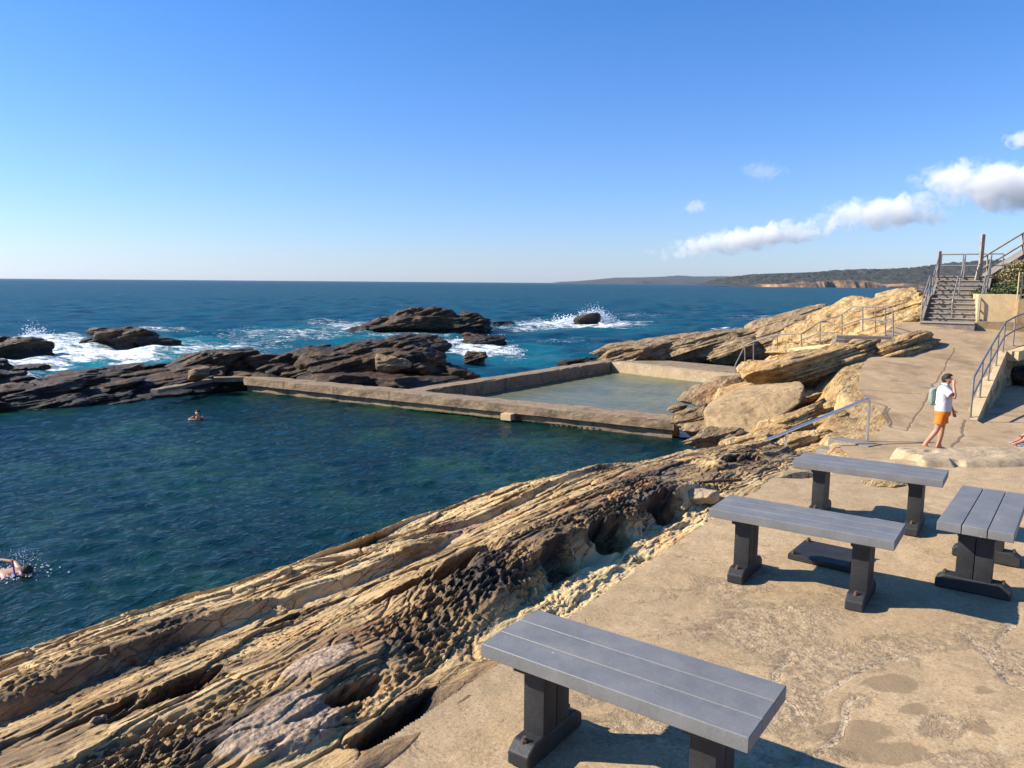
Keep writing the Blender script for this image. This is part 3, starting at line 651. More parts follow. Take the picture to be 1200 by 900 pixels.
# retaining wall under the path edge
mb = MB()
def wallstrip(mb, a, b, z0a, z1a, z0b, z1b, th, side=1):
    a = Vector(a); b = Vector(b); d = (b-a).normalized(); n = Vector((d.y, -d.x))*side*th
    mb.loft([[(a.x, a.y, z0a), (a.x+n.x, a.y+n.y, z0a), (a.x+n.x, a.y+n.y, z1a), (a.x, a.y, z1a)], [(b.x, b.y, z0b), (b.x+n.x, b.y+n.y, z0b), (b.x+n.x, b.y+n.y, z1b), (b.x, b.y, z1b)]])
wallstrip(mb, B0[:2], B1[:2], 1.5, B0[2]+.02, 1.5, B1[2]+.02, -.75)
rw = mb.build('retaining_wall', M_CREAM); tag(rw, 'cream concrete wedge wall carrying the railed edge of the sloping path', 'wall')
me = rw.data; a = me.attributes.new('crack', 'FLOAT', 'POINT')
# terrace edge slab; dark rocks under it put the hollow's shade into colour
mb = MB(); wallstrip(mb, B1[:2], B3, B1[2]-.30, B1[2]+.02, float(planez(B3[1]))-.30, float(planez(B3[1]))+.02, .35)
ts = mb.build('terrace_edge', M_CREAM); tag(ts, 'overhanging concrete terrace edge above the shaded hollow at the right edge', 'ledge')
hl = [rock((B1[0]+1.2+dirb[0]*k*1.3, B1[1]+.5+dirb[1]*k*1.3, 2.1), (1.6, 1.2, 1.3), yaw=k, seed=300+k, sub=4) for k in range(5)]
outcrop('rock_outcrop', 'rough rock coloured dark for the shade of the hollow beneath the terrace edge', 'rock', hl, M_DARK)

# platform lip: pale cement over rock
X, Y = np.meshgrid(np.linspace(3.6, 10, 420), np.linspace(7.6, 9.2, 150), indexing='ij')
fr = 7.80+.12*fbm(X*1.4, X*0, o=4, seed=221)+.05*(X-4); bk = 8.36+.06*(X-4)+.06*fbm(X*2.5, X*0+5, o=4, seed=222)
lf = 4.15+.2*fbm(Y*3, Y*0, o=3, seed=223)
Z = 3.36+.055*sstep(0, .14, Y-fr+.1)*sstep(0, .12, X-lf)+.03*fbm(X*3, Y*5, o=6, seed=224, g=.62)*sstep(0, .2, Y-fr)-1.8*sstep(0, .14, Y-bk)-.25*(1-sstep(-.1, .12, X-lf))-.1*(1-sstep(-.2, .0, Y-fr))
Z -= .06*sstep(.5, .85, noise(X*5, Y*9, None, 225))*(X < 4.9)
lip = link('cement_lip', mesh_np('cement_lip', np.stack([X, Y, Z], -1).reshape(-1, 3), grid_faces(*X.shape), attrs=dict(crack=sstep(.5, .8, fbm(X*3, Y*6, o=4, seed=226)))), M_LIP)
tag(lip, 'pale cement capped rock lip along the far edge of the platform', 'rock ledge')
c = U(1033, 566, 3.35); outcrop('rock_patch', 'low yellow rock poking through the paving behind the middle benches', 'rock', [rock((c[0], c[1], 3.335), (.5, .30, .10), yaw=.1, seed=41, sub=5, layer=.012, thick=.05), rock((c[0]+.35, c[1]+.18, 3.34), (.4, .3, .12), yaw=.3, seed=44, sub=5, layer=.012, thick=.05)], M_YELLOW, loc=(0, 0, 3.33), dark=0)

# ================================================================== POOL WALLS
def beam(a, b, w, z0, z1, seed=0, n=None, amp=.02, side=1, batter=0):
    """rough concrete beam from a to b; w extends to the left of a->b (side=1)"""
    a = np.array(a); b = np.array(b); Lh = np.linalg.norm(b-a); d = (b-a)/Lh; nn = np.array([-d[1], d[0]])*side
    n = n or int(Lh/.12); m = 6
    prof = []
    for k in range(m+1): prof.append((0, z0+(z1-z0)*k/m))
    mw = 8
    for k in range(1, mw+1): prof.append((w*k/mw, z1))
    for k in range(1, m+1): prof.append((w, z1-(z1-z0)*k/m))
    prof = np.array(prof); t = np.linspace(0, Lh, n)
    A, B = np.meshgrid(t, np.arange(len(prof)), indexing='ij'); pw_ = prof[B.astype(int)]
    o = pw_[..., 0]; zz = pw_[..., 1]
    Xw = a[0]+d[0]*A+nn[0]*o; Yw = a[1]+d[1]*A+nn[1]*o
    ns = fbm(A*1.5+seed, o*2+zz*2.5, o=4, seed=seed); sp = noise(A*.35, zz*0, None, seed+3)
    onface = (o < 1e-6) | (o > w-1e-6)
    Xw = Xw+nn[0]*ns*amp*onface; Yw = Yw+nn[1]*ns*amp*onface; zz = zz+(ns*amp*.6+sp*.012)*(zz > z1-.01)
    ch = sstep(.55, .8, noise(A*2.2, o*3, None, seed+7))*((o < 1e-6) | (o > w-1e-6))*(zz > z1-.05); zz = zz-.07*ch
    Pn = np.stack([Xw, Yw, zz], -1).reshape(-1, 3)
    F_ = grid_faces(*A.shape); nc = len(prof); V = Pn
    caps = []
    return V, F_, A, zz
def wall_obj(name, label, beams, m, extra=None, parent=None, cat='wall'):
    Vs, Fs, at, n = [], [], [], 0
    for bargs in beams:
        V, f, A, zz = beam(*bargs[0], **bargs[1]); 
        # end caps
        nr, nc = A.shape; c0 = V[:nc].mean(0); c1 = V[-nc:].mean(0); V = np.vstack([V, c0, c1]); i0 = len(V)-2; i1 = len(V)-1
        e = [[k, k+1, i0, i0] for k in range(nc-1)]+[[nc-1, 0, i0, i0]]; e2 = [[(nr-1)*nc+k+1, (nr-1)*nc+k, i1, i1] for k in range(nc-1)]+[[(nr-1)*nc, nr*nc-1, i1, i1]]
        Vs.append(V); Fs.append(np.vstack([f, np.array([[x[0], x[1], x[2], x[2]] for x in e+e2])])+n)
        seam = (np.abs(((A-1.1) % 2.9)-1.45) < .03)*1.0
        at += [np.append((seam*.9).reshape(-1), [0, 0])+np.where(V[:, 2] < .45, .55*(1-(V[:, 2]+0)/.45), 0)]; n += len(V)
    faces = np.vstack(Fs); quads = faces[faces[:, 2] != faces[:, 3]]; tris = faces[faces[:, 2] == faces[:, 3]][:, :3]
    me = bpy.data.meshes.new(name); V = np.vstack(Vs)
    me.from_pydata(V.tolist(), [], quads.tolist()+tris.tolist()); me.update()
    a = me.attributes.new('crack', 'FLOAT', 'POINT'); a.data.foreach_set('value', np.concatenate(at).astype(np.float32))
    o = link(name, me, m, parent); 
    if label: tag(o, label, cat)
    return o
L_, R_, J_, B_, C_ = PL['L'], PL['R'], PL['J'], PL['B'], PL['C']
dA = (R_-L_)/np.linalg.norm(R_-L_); nA = np.array([-dA[1], dA[0]])
wa = wall_obj('pool_wall', 'long low concrete wall along the far side of the big pool', [((L_-dA*.3, R_, 1.05, .53, .85), dict(seed=1, amp=.05)), ((L_+nA*.14-dA*.2, R_+nA*.14-dA*.1, .8, -.8, .52), dict(seed=2, amp=.04))], M_WALLC)
c = U(595, 487, .45); mb = MB(); mb.box((c[0], c[1]-.05, .42), (.42, .30, .24), (0, 0, math.atan2(dA[1], dA[0])), bev=.02); ob = mb.build('outlet_block', M_CREAM, wa); ob['label'] = 'pale square block on the pool wall face'
dB = (B_-J_)/np.linalg.norm(B_-J_)
wall_obj('pool_wall', 'concrete wall on the seaward side of the small pool', [((J_+nA*.9+dB*.2, B_+dB*.5, .8, -.8, .86), dict(seed=3, amp=.03))], M_WALLC)
wall_obj('pool_wall', 'sunlit far end wall of the small pool', [((B_+np.array([.1, 0]), C_+(C_-B_)*.10, .7, -.8, .83), dict(seed=4, amp=.03, side=1))], M_LIP)
Lk = U(185, 457, .8)[:2]; Lm = U(250, 443, .85)[:2]
wall_obj('kerb', 'narrow concrete kerb running over the dark rocks at the pool corner', [((Lk, Lm, .35, .66, .80), dict(seed=5, amp=.04)), ((Lm, L_+np.array([-.1, .3]), .45, .66, .86), dict(seed=6, amp=.03))], M_WALLC, cat='kerb')
# deck beyond the small pool
dp = [tuple(B_+np.array([.6, .7])), tuple(C_+np.array([.9, .6])), tuple(C_+np.array([2.2, -1.2])), (14, 34.5), (14.6, 38.0), (9, 43.5)]
mb = MB(); mb.prism(dp, -.5, .845); dk_ = mb.build('deck', M_WALLC); me = dk_.data; me.attributes.new('crack', 'FLOAT', 'POINT'); struct(dk_, 'structure', 'flat concrete deck beyond the small pool')
# steps from deck into the small pool
st = empty('pool_steps', (C_[0]+.3, C_[1]-.2, 0), math.atan2(*(C_-B_)[::-1]), 'grey concrete steps down into the small pool by the handrail', 'steps')
for k in range(3):
    mb = MB(); mb.box((.0, -.25-.35*k, .30-.17*k), (1.5, .36, .75-.05*k), bev=.02); mb.build('step', M_GREYC, st)

# footpath down from the main path to the deck
fp = [D(1066, 393, 28.2), D(1046, 397, 28.6), D(990, 399, 30.2), D(960, 404, 31.6), D(930, 407, 33.2), D(905, 411, 34.8), D(884, 428, 36.3), D(868, 437, 36.9)]
loops = []
for i, p in enumerate(fp):
    t_ = (fp[min(i+1, len(fp)-1)]-fp[max(i-1, 0)])[:2]; t_ /= np.linalg.norm(t_); nn = np.array([-t_[1], t_[0]])
    w0, w1 = -.2, -1.7
    a = p[:2]+nn*w0; b = p[:2]+nn*w1; z_ = p[2]
    loops.append([(a[0], a[1], z_-2), (a[0], a[1], z_), (b[0], b[1], z_), (b[0], b[1], z_-2)])
mb = MB(); mb.loft(loops); o = mb.build('footpath', M_CREAM); o.data.attributes.new('crack', 'FLOAT', 'POINT'); struct(o, 'structure', 'narrow cream path curving down to the deck')
mb = MB(); c = D(1012, 399, 27.6); mb.box((c[0], c[1], c[2]-.25), (1.9, .35, .85), (0, 0, R(-14)), bev=.03); mb.box((c[0]-.9, c[1]-.05, c[2]-.35), (.35, .5, .8), (0, 0, R(-10)), bev=.03)
tag(mb.build('low_wall', M_GREYC), 'short pale grey concrete block wall beneath the looping rail', 'wall')

# ================================================================== ROCKS
W_ = lambda px, py: float(U(px, py, 0)[1])
GS = 'dark rocks standing in the surf'
def searock(px0, px1, pytop, pybase, label, seed, tilt=0, lumps=None, m=None, sub=6, cat='rock', g=GS, dfac=.55):
    d = W_((px0+px1)/2, pybase); h = (pybase-pytop); L = []
    for (fx, fy, fw, fh, tl) in (lumps or [(.5, .5, 1.0, 1.0, tilt)]):
        w = (px1-px0)*fw; hh = h*fh*1.15
        L.append(rpx(px0+(px1-px0)*fx, pybase-h*fy+hh*.05, d+.5, w*1.08, hh*1.35, max(w*d/F*dfac, .8), seed=seed+len(L), tilt=R(tl), sub=sub, rough=.16, layer=.18*min(1, h*d/F), thick=.32, facets=10))
    return outcrop('sea_rock', label, cat, L, m or M_DARK, g)
searock(100, 208, 381, 407, 'long dark rock ringed by white water left of centre, lower at its right end', 11, lumps=[(.42, .42, .70, .9, 3), (.65, .28, .7, .55, -8), (.25, .25, .5, .5, 5), (.88, .12, .25, .3, -4)])
searock(-30, 64, 393, 420, 'dark rock cut by the left picture edge with foam behind it', 21, lumps=[(.5, .45, .8, .9, 0), (.75, .25, .5, .55, -10), (.25, .45, .6, .9, 5)])
searock(-25, 14, 422, 437, 'small dark rock at the left picture edge in front of the foam', 27)
searock(10, 58, 427, 434, 'low flat wet rock awash nearest the left shore ledge', 29, tilt=3)
searock(-40, 30, 436, 460, 'black rock block at the left end of the shore ledge', 31)
searock(412, 578, 361, 389, 'largest dark rock island in the surf, above the wall corner', 33, lumps=[(.5, .35, .75, .6, 0), (.27, .38, .36, .6, 12), (.40, .55, .22, .75, 8), (.55, .60, .30, .8, -4), (.72, .40, .3, .55, 0), (.88, .40, .24, .75, -10), (.12, .15, .3, .3, 8), (.68, .2, .5, .45, 0)])
searock(540, 590, 390, 404, 'rounded dark rock in foam right of the jumbled outcrop', 47, lumps=[(.5, .4, .9, .9, -5), (.72, .25, .5, .6, -8)])
searock(545, 572, 411, 427, 'small brown rock right beside the jumbled outcrop', 53, m=M_BROWN)
searock(577, 601, 376, 383, 'tiny low dark rock in the distant line of foam', 57, tilt=2, sub=5)
searock(672, 704, 367, 381, 'small pointed rock with a wave bursting over it', 59, lumps=[(.5, .4, .9, .9, 12), (.75, .6, .4, .8, 10)], m=M_DARK)
searock(655, 706, 417, 431, 'low black rocks behind the small pool wall', 61, lumps=[(.3, .35, .6, .7, 5), (.7, .5, .6, .8, 5)], m=M_BLACK)

# left shore ledge: stacked tilted slabs
rnd = random.Random(9); L = []
wl = lambda x: np.interp(x, [-120, 0, 100, 150, 215, 290], [496, 484, 478, 471, 461, 452])
tp = lambda x: np.interp(x, [-120, 0, 40, 65, 110, 150, 200, 240, 290], [455, 452, 446, 438, 434, 432, 438, 432, 436])
for row in range(7):
    f = row/6
    for k in range(9):
        px = -110+k*46+rnd.uniform(-18, 18)+row*6
        if px > 285-row*12: continue
        py = wl(px)+(tp(px)-wl(px))*f+rnd.uniform(-1.5, 1.5); zz = .22+.75*f
        q = U(px, py, zz); w = rnd.uniform(2.4, 5.0); h = rnd.uniform(.55, .95)
        L.append(rock((q[0], q[1]+.7, zz-h*.30), (w, rnd.uniform(1.3, 2.3), h), yaw=R(rnd.uniform(15, 40)), tilt=R(rnd.uniform(3, 12)), seed=400+row*20+k, sub=5, facets=14, rough=.13, layer=.10, thick=.14))
q = D(150, 436, 36); L.append(rock((q[0], q[1], .75), (1.9, 1.2, 1.0), tilt=R(14), seed=470, sub=5, rough=.06)); q = D(60, 444, 34); L.append(rock((q[0], q[1], .5), (3.6, 2, 1.1), tilt=R(10), seed=471, sub=5, rough=.07))
outcrop('rock_ledge', 'low dark ledge of tilted rock slabs closing the left side of the big pool', 'rock', L, M_DARK)
# jumbled outcrop behind the wall
cl = [(250, 423, 90, 30, 6), (215, 440, 66, 18, 10), (275, 428, 80, 26, 0), (240, 436, 70, 20, 6), (315, 427, 60, 26, 0), (345, 428, 60, 36, 22), (320, 436, 60, 22, 5), (400, 430, 95, 41, -5), (385, 416, 55, 22, 5), (365, 438, 70, 26, 5), (290, 441, 90, 18, 0),
      (477, 411, 84, 37, 3), (435, 408, 60, 20, 6), (450, 430, 80, 30, 4), (510, 432, 80, 26, -12), (425, 446, 120, 24, 0), (490, 447, 130, 20, -2), (537, 440, 46, 18, -15), (470, 420, 90, 24, -4), (415, 420, 60, 26, 15), (372, 412, 30, 14, 8), (500, 417, 50, 22, -10), (445, 415, 26, 24, 4)]
L = []
for i, (px, py, w, h, tl) in enumerate(cl):
    d = 35.6+(440-py)*.05-abs(px-250)*.002+(px > 430)*.3+(i % 3)*.3
    L.append(rpx(px, py, d, w*1.12, h*1.22, max(1.6, w*.030), tilt=R(tl), yaw=R(rnd.uniform(-15, 25)), seed=500+i, sub=6 if h > 25 else 5, rough=.12, layer=.11, thick=.22, facets=11))
outcrop('rock_outcrop', 'jumbled dark brown boulders heaped behind the middle of the pool wall', 'rock', L, M_DARK)
for i, (px, py, w, h, tl, lab) in enumerate([(398, 424, 34, 20, -12, 'rounded ochre boulder lodged low in the middle of the jumbled outcrop'), (233, 437, 26, 16, 22, 'small tan boulder at the left foot of the jumbled outcrop, above the kerb'), (458, 424, 44, 18, -8, 'tan topped boulder under the peak of the jumbled outcrop')]):
    outcrop('boulder', lab, 'boulder', [rpx(px+(55 if i == 0 else 0), py+(3 if i == 0 else 0), 33.7-(i == 1)*.4, w, h, 1.2, tilt=R(tl), seed=560+i, sub=5, rough=.05, layer=.03)], M_BROWN)

# headland rocks beyond the small pool
outcrop('rock_outcrop', 'long low brown rock with a lit flank behind the small pool deck', 'rock', [
    rpx(800, 410, 46.5, 210, 44, 5.0, tilt=R(7), seed=601, sub=7, rough=.06, layer=.26, thick=.26, facets=9), rpx(745, 415, 45.5, 90, 30, 4, tilt=R(8), seed=602, sub=6, rough=.07, layer=.12), rpx(862, 410, 45, 90, 36, 4, tilt=R(4), seed=603, sub=6, rough=.07, layer=.12)], M_BROWN)
outcrop('rock_outcrop', 'tall brown rock tilting up to a blunt end above the sea', 'rock', [
    rpx(912, 388, 47, 130, 42, 4.5, tilt=R(17), seed=611, sub=7, rough=.06, layer=.24, thick=.26, facets=9), rpx(950, 384, 46, 44, 46, 3.5, tilt=R(10), seed=612, sub=6, rough=.07, layer=.12), rpx(905, 403, 45, 90, 30, 4, tilt=R(12), seed=613, sub=6, rough=.08, layer=.12)], M_BROWN)
# yellow ridge next to the stairs
outcrop('rock_outcrop', 'bright yellow sandstone ridge rising to the left of the concrete stairs', 'rock', [
    rpx(1008, 388, 35.0, 200, 62, 6.5, tilt=R(24), seed=621, sub=7, rough=.045, layer=.20, thick=.22, facets=9, yaw=R(20)), rpx(1062, 360, 35.5, 70, 40, 4, tilt=R(20), seed=622, sub=7, rough=.05, layer=.09, yaw=R(20)), rpx(1040, 385, 33.5, 90, 36, 3, tilt=R(10), seed=624, sub=6, rough=.05, layer=.08, yaw=R(20)),
    rpx(960, 402, 35.5, 130, 34, 5, tilt=R(12), seed=623, sub=6, rough=.05, layer=.10)], M_YELLOW, dark=-.05)
# rocks between the small pool and the path
outcrop('rock_outcrop', 'blocky golden rock with a shadowed flank standing left of the path', 'rock', [
    rpx(958, 430, 24.6, 205, 58, 1.9, tilt=R(4), seed=631, sub=7, rough=.06, layer=.17, thick=.15, facets=8, yaw=R(33)), rpx(1000, 416, 25.6, 110, 44, 1.6, tilt=R(3), seed=632, sub=6, rough=.06, layer=.12, thick=.14, facets=8, yaw=R(33)), rpx(905, 440, 24.6, 80, 52, 2.2, tilt=R(6), seed=633, sub=7, rough=.08, layer=.07, thick=.25),
    rpx(925, 468, 23.2, 110, 22, 1.6, tilt=R(6), seed=634, sub=6, rough=.08, layer=.05), rpx(870, 462, 24.6, 70, 36, 2.2, tilt=R(14), seed=635, sub=6, rough=.08, layer=.06, thick=.2)], M_YELLOW, dark=.1)
outcrop('boulder', 'isolated wedge shaped golden boulder lying on the path below the stairs', 'boulder', [rpx(1063, 411, 25.9, 112, 42, 1.25, tilt=R(8), seed=641, sub=7, rough=.06, layer=.11, thick=.13, facets=8, yaw=R(34)), rpx(1046, 424, 25.2, 40, 24, 1.0, tilt=R(4), seed=642, sub=6, rough=.09, layer=.04)], M_YELLOW, dark=.15)
def hullblock(pts, seed, amp=.02):
    bm = bmesh.new()
    for p in pts: bm.verts.new(p)
    r = bmesh.ops.convex_hull(bm, input=bm.verts); bmesh.ops.delete(bm, geom=[g for g in r['geom_interior'] if isinstance(g, bmesh.types.BMVert)], context='VERTS')
    bmesh.ops.bevel(bm, geom=list(bm.edges), offset=.025, segments=1, affect='EDGES', profile=.6)
    bmesh.ops.triangulate(bm, faces=bm.faces)
    for k in range(9):
        le = [e for e in bm.edges if e.calc_length() > .07]
        if not le: break
        bmesh.ops.subdivide_edges(bm, edges=le, cuts=1); bmesh.ops.triangulate(bm, faces=bm.faces)
    bm.normal_update(); V = np.array([v.co[:] for v in bm.verts]); Nn = np.array([v.normal[:] for v in bm.verts])
    Fc = np.array([[v.index for v in f.verts] for f in bm.faces]); bm.free()
    V = V+Nn*(amp*(fbm(V[:, 0]*1.5, V[:, 1]*1.5, V[:, 2]*2.5, 4, seed)*1.6+.6*fbm(V[:, 0]*8, V[:, 1]*8, V[:, 2]*12, 3, seed+3)))[:, None]
    return V, Fc
outcrop('rock_slab', 'smooth pale tan slab sloping down beside the end of the pool wall', 'rock slab', [hullblock([D(825, 482, 21.0), D(831, 512, 20.5), D(874, 516, 19.9), D(938, 472, 20.5), D(943, 452, 20.9), D(868, 452, 22.6), D(938, 447, 22.2), D(830, 473, 22.0), D(870, 500, 23), D(940, 470, 23), D(830, 520, 22)], 5, .03)], M_SLAB, dark=0)
outcrop('rock_outcrop', 'craggy brown rock at the waterline at the right end of the pool wall', 'rock', [rpx(815, 492, 22.6, 50, 34, 1.2, seed=661, sub=6, rough=.11, layer=.05, thick=.12, tilt=R(8)), rpx(838, 512, 19.9, 70, 26, 1.2, tilt=R(6), seed=667, sub=6, rough=.12, layer=.08, thick=.10), rpx(842, 503, 21.8, 80, 24, 1.5, seed=662, sub=6, rough=.09, layer=.05, thick=.12), rpx(826, 462, 25.5, 60, 24, 1.8, seed=663, sub=6, rough=.09, layer=.05, tilt=R(16)), rpx(850, 452, 25.8, 70, 26, 1.8, seed=665, sub=6, rough=.09, layer=.05, tilt=R(18))], M_BROWN)
outcrop('boulder', 'small dark boulder touching the right end of the small pool wall', 'boulder', [rpx(795, 481, 25.3, 22, 16, .6, seed=664, sub=5)], M_BROWN)
L = []
for i, (px, py, w, h, tl) in enumerate([(905, 505, 90, 20, 22), (925, 495, 110, 18, 24), (950, 487, 120, 16, 22), (945, 505, 110, 18, 20), (975, 500, 110, 18, 18), (935, 518, 90, 18, 16), (975, 515, 90, 16, 18), (1005, 508, 70, 14, 16), (890, 515, 60, 16, 12), (970, 478, 70, 14, 22), (1000, 490, 80, 12, 14), (915, 522, 80, 12, 10), (1000, 496, 90, 13, 14), (1018, 484, 70, 12, 16), (990, 518, 80, 12, 12), (1022, 503, 54, 10, 10), (1008, 472, 60, 10, 12), (965, 528, 70, 12, 8), (878, 519, 60, 16, 10), (896, 510, 70, 14, 24)]):
    L.append(rpx(px, py, 19.6-(py-500)*.10, w, h*1.5, 1.1, tilt=R(tl), yaw=R(12), seed=680+i, sub=6, rough=.10, layer=.06, thick=.10, facets=9, roll=R(-10)))
outcrop('rock_outcrop', 'ribbed yellow rock strata under the sloping handrail', 'rock', L, M_YELLOW, dark=.1)

# ================================================================== PAVED SIDE STEPS WITH RAIL NEAR THE LIP
gq = [U(975, 529, 1.75), U(1012, 517, 1.85)]
mb = MB(); a_ = gq[0]; b_ = gq[1]; dd = Vector(b_-a_); ang = math.atan2(dd.y, dd.x)
for k in range(4): mb.box((b_[0]-.25-.42*k*math.cos(ang), b_[1]-.42*k*math.sin(ang)-.1, 1.78-.16*k), (.45, .95, .18), (0, 0, ang), bev=.015)
tag(mb.build('concrete_steps', M_GREYC), 'grey concrete steps going down to the big pool under the handrail', 'steps')

# ================================================================== RAILINGS
def railing(name, label, rails, posts, r=.022, m=None, pr=None, cat='railing', group=None, feet=True, rm=None):
    m = m or M_STEEL; o0 = Vector(posts[0][0]) if posts else Vector(rails[0][0])
    e = empty(name, o0, 0, label, cat, group)
    for rl in rails:
        mb = MB(); mb.tube([Vector(p)-o0 for p in rl], r, 10); mb.build('rail', rm or m, e, smooth=60)
    for a, b in posts:
        mb = MB(); mb.tube([Vector(a)-o0, Vector(b)-o0], pr or r*.9, 10)
        if feet: mb.tube([Vector(a)-o0-Vector((0, 0, .005)), Vector(a)-o0+Vector((0, 0, .012))], r*2.1, 12)
        mb.build('post', m, e, smooth=60)
    return e
def bend(pts, k=.12):
    out = [Vector(pts[0])]
    for a, b, c in zip(pts[:-2], pts[1:-1], pts[2:]):
        a, b, c = Vector(a), Vector(b), Vector(c); out += arc(b+(a-b).normalized()*min(k, (a-b).length*.4), b, b+(c-b).normalized()*min(k, (c-b).length*.4), 4)
    return out+[Vector(pts[-1])]
# near handrail
pb = U(1016, 516, 1.87); pt = Vector(pb)+Vector((0, 0, .93)); e2 = Vector(D(893, 518, 15.6)); mid = Vector(D(916, 523, 15.2))
h_ = pt.lerp(e2, .78)
railing('handrail', 'single shiny sloping handrail on the steps to the big pool', [bend([Vector(pb), pt, e2], .10)], [(h_-Vector((0, 0, .7)), h_)], r=.032, m=M_SHINY, feet=False)
# right ramp railing
bs = [on_plane(*p) for p in [(1137, 489), (1148, 466), (1158, 446), (1167, 429), (1175, 413), (1187, 405), (1206, 397)]]
tops = [Vector(b)+Vector((0, 0, 1.0)) for b in bs]; mids = [Vector(b)+Vector((0, 0, .52)) for b in bs]
railing('railing', 'tube railing with two bars along the wedge wall at the path edge', [bend([mids[0]+Vector((0, 0, -.1)), tops[0]]+tops[1:], .12), bend([mids[0]+Vector((-.0, 0, 0))]+mids[1:], .1)], [(b, t) for b, t in zip(bs, tops)], r=.03)
# footpath railing
pA = [(873, 431, 405, 36.3), (883, 423, 400, 36.0), (911, 408, 392, 34.9), (939, 405, 391, 33.4), (961, 402, 377, 31.8)]
ba = [D(x, y, d) for x, y, t, d in pA]; ta = [D(x, t, d) for x, y, t, d in pA]
lowend = D(861, 437, 35.6)
railing('railing', 'tube railing along the footpath down to the small pool', [bend([lowend+np.array([0, 0, .35]), ta[0], ta[1]], .1), bend([ta[0]+np.array([0, 0, -.3]), ta[0], ta[1], ta[2], ta[3], ta[4], D(978, 377, 31.2)], .1), [D(940, 398, 33.4), D(961, 390, 31.8), D(978, 389, 31.2)], [D(941, 391, 33.4), D(961, 377, 31.8), D(986, 369, 30.3)]], list(zip(ba, ta))+[(lowend, lowend+np.array([0, 0, .35]))], r=.027)
pB = [(986.6, 395, 368, 30.3), (1011, 387, 359.5, 29.6), (1026, 390, 360, 28.6), (1037.6, 393, 360, 27.9), (1046.5, 397, 364, 27.2)]
bb = [D(x, y, d) for x, y, t, d in pB]; tb = [D(x, t, d) for x, y, t, d in pB]; mbb = [(a+b)/2 for a, b in zip(bb, tb)]
railing('railing', 'looping tube railing above the short pale block wall', [bend([tb[0], D(1000, 358.5, 30)]+tb[1:]+[mbb[-1]], .08), bend(mbb, .08)], list(zip(bb, tb)), r=.027)

# ================================================================== STAIRS
SA = np.array([SD[0], SD[1]]); SB = np.array([SD[1], -SD[0]])
s0 = D(1083.5, 374, 31.0); sz = 3.72; SW = 1.85; ri = .187; tr_ = .30
stair = empty('staircase', (s0[0], s0[1], sz), math.atan2(SA[1], SA[0]), 'grey concrete staircase in two short flights at the top of the path', 'stairs')
# local frame: x = uphill, -y = to the right
x = 0; z = 0
def stp(x0, x1, z1):
    mb = MB(); mb.box(((x0+x1)/2, -SW/2, z1/2-.3), (x1-x0, SW, z1+.6), bev=.012); o = mb.build('step', M_GREYC, stair); mb = MB(); mb.box(((x0+x1)/2-.02, -SW/2, z1+.014), (x1-x0+.05, SW-.02, .035), bev=.008); mb.build('tread', M_TREAD, o)
stp(-1.4, -.5, .06)
for k in range(5): z += ri; stp(x, x+tr_ if k < 4 else x+1.1, z); x += tr_ if k < 4 else 1.1
for k in range(5): z += ri; stp(x, x+tr_ if k < 4 else x+3.2, z); x += tr_ if k < 4 else 0
XT = x; ZT = z
for yy, nm in ((.06, 1), (-SW-.06, 2)):
    mb = MB(); mb.loft([[(-.35, yy-.06, -.4), (-.35, yy+.06, -.4), (-.35, yy+.06, .20), (-.35, yy-.06, .20)], [(1.2, yy-.06, -.4), (1.2, yy+.06, -.4), (1.2, yy+.06, 1.05), (1.2, yy-.06, 1.05)], [(2.3, yy-.06, -.4), (2.3, yy+.06, -.4), (2.3, yy+.06, 1.12), (2.3, yy-.06, 1.12)], [(XT+.3, yy-.06, -.4), (XT+.3, yy+.06, -.4), (XT+.3, yy+.06, ZT+.12), (XT+.3, yy-.06, ZT+.12)]])
    o = mb.build('stringer', M_GREYC, stair); o.data.attributes.new('crack', 'FLOAT', 'POINT')
def SP(x, y, z): return Vector((s0[0]+SA[0]*x+SB[0]*(-y), s0[1]+SA[1]*x+SB[1]*(-y), sz+z))
SLOPE = lambda x: float(np.interp(x, [-1, 0, 1.2, 2.3, XT, XT+4], [0, 0, 5*ri, 5*ri, ZT, ZT]))
railing('stair_rail', 'steel handrail up the left side of the staircase', [bend([SP(-.5, .06, .5), SP(-.5, .06, .95), SP(1.2, .06, SLOPE(1.2)+.95), SP(2.3, .06, SLOPE(2.3)+.95), SP(XT+.2, .06, ZT+.95)], .1), [SP(-.5, .06, .5), SP(1.2, .06, SLOPE(1.2)+.5), SP(2.3, .06, SLOPE(2.3)+.5), SP(XT+.2, .06, ZT+.5)]],
        [(SP(x, .06, SLOPE(x)), SP(x, .06, SLOPE(x)+.95)) for x in (-.5, .5, 1.3, 2.2, XT)], r=.028)
railing('stair_rail', 'steel handrail up the middle of the staircase', [bend([SP(-.2, -.95, .55), SP(-.2, -.95, .93), SP(1.2, -.95, SLOPE(1.2)+.93), SP(2.3, -.95, SLOPE(2.3)+.93), SP(XT, -.95, ZT+.93)], .1)], [(SP(x, -.95, SLOPE(x)), SP(x, -.95, SLOPE(x)+.93)) for x in (0.05, 2.0, XT-.05)], r=.028)
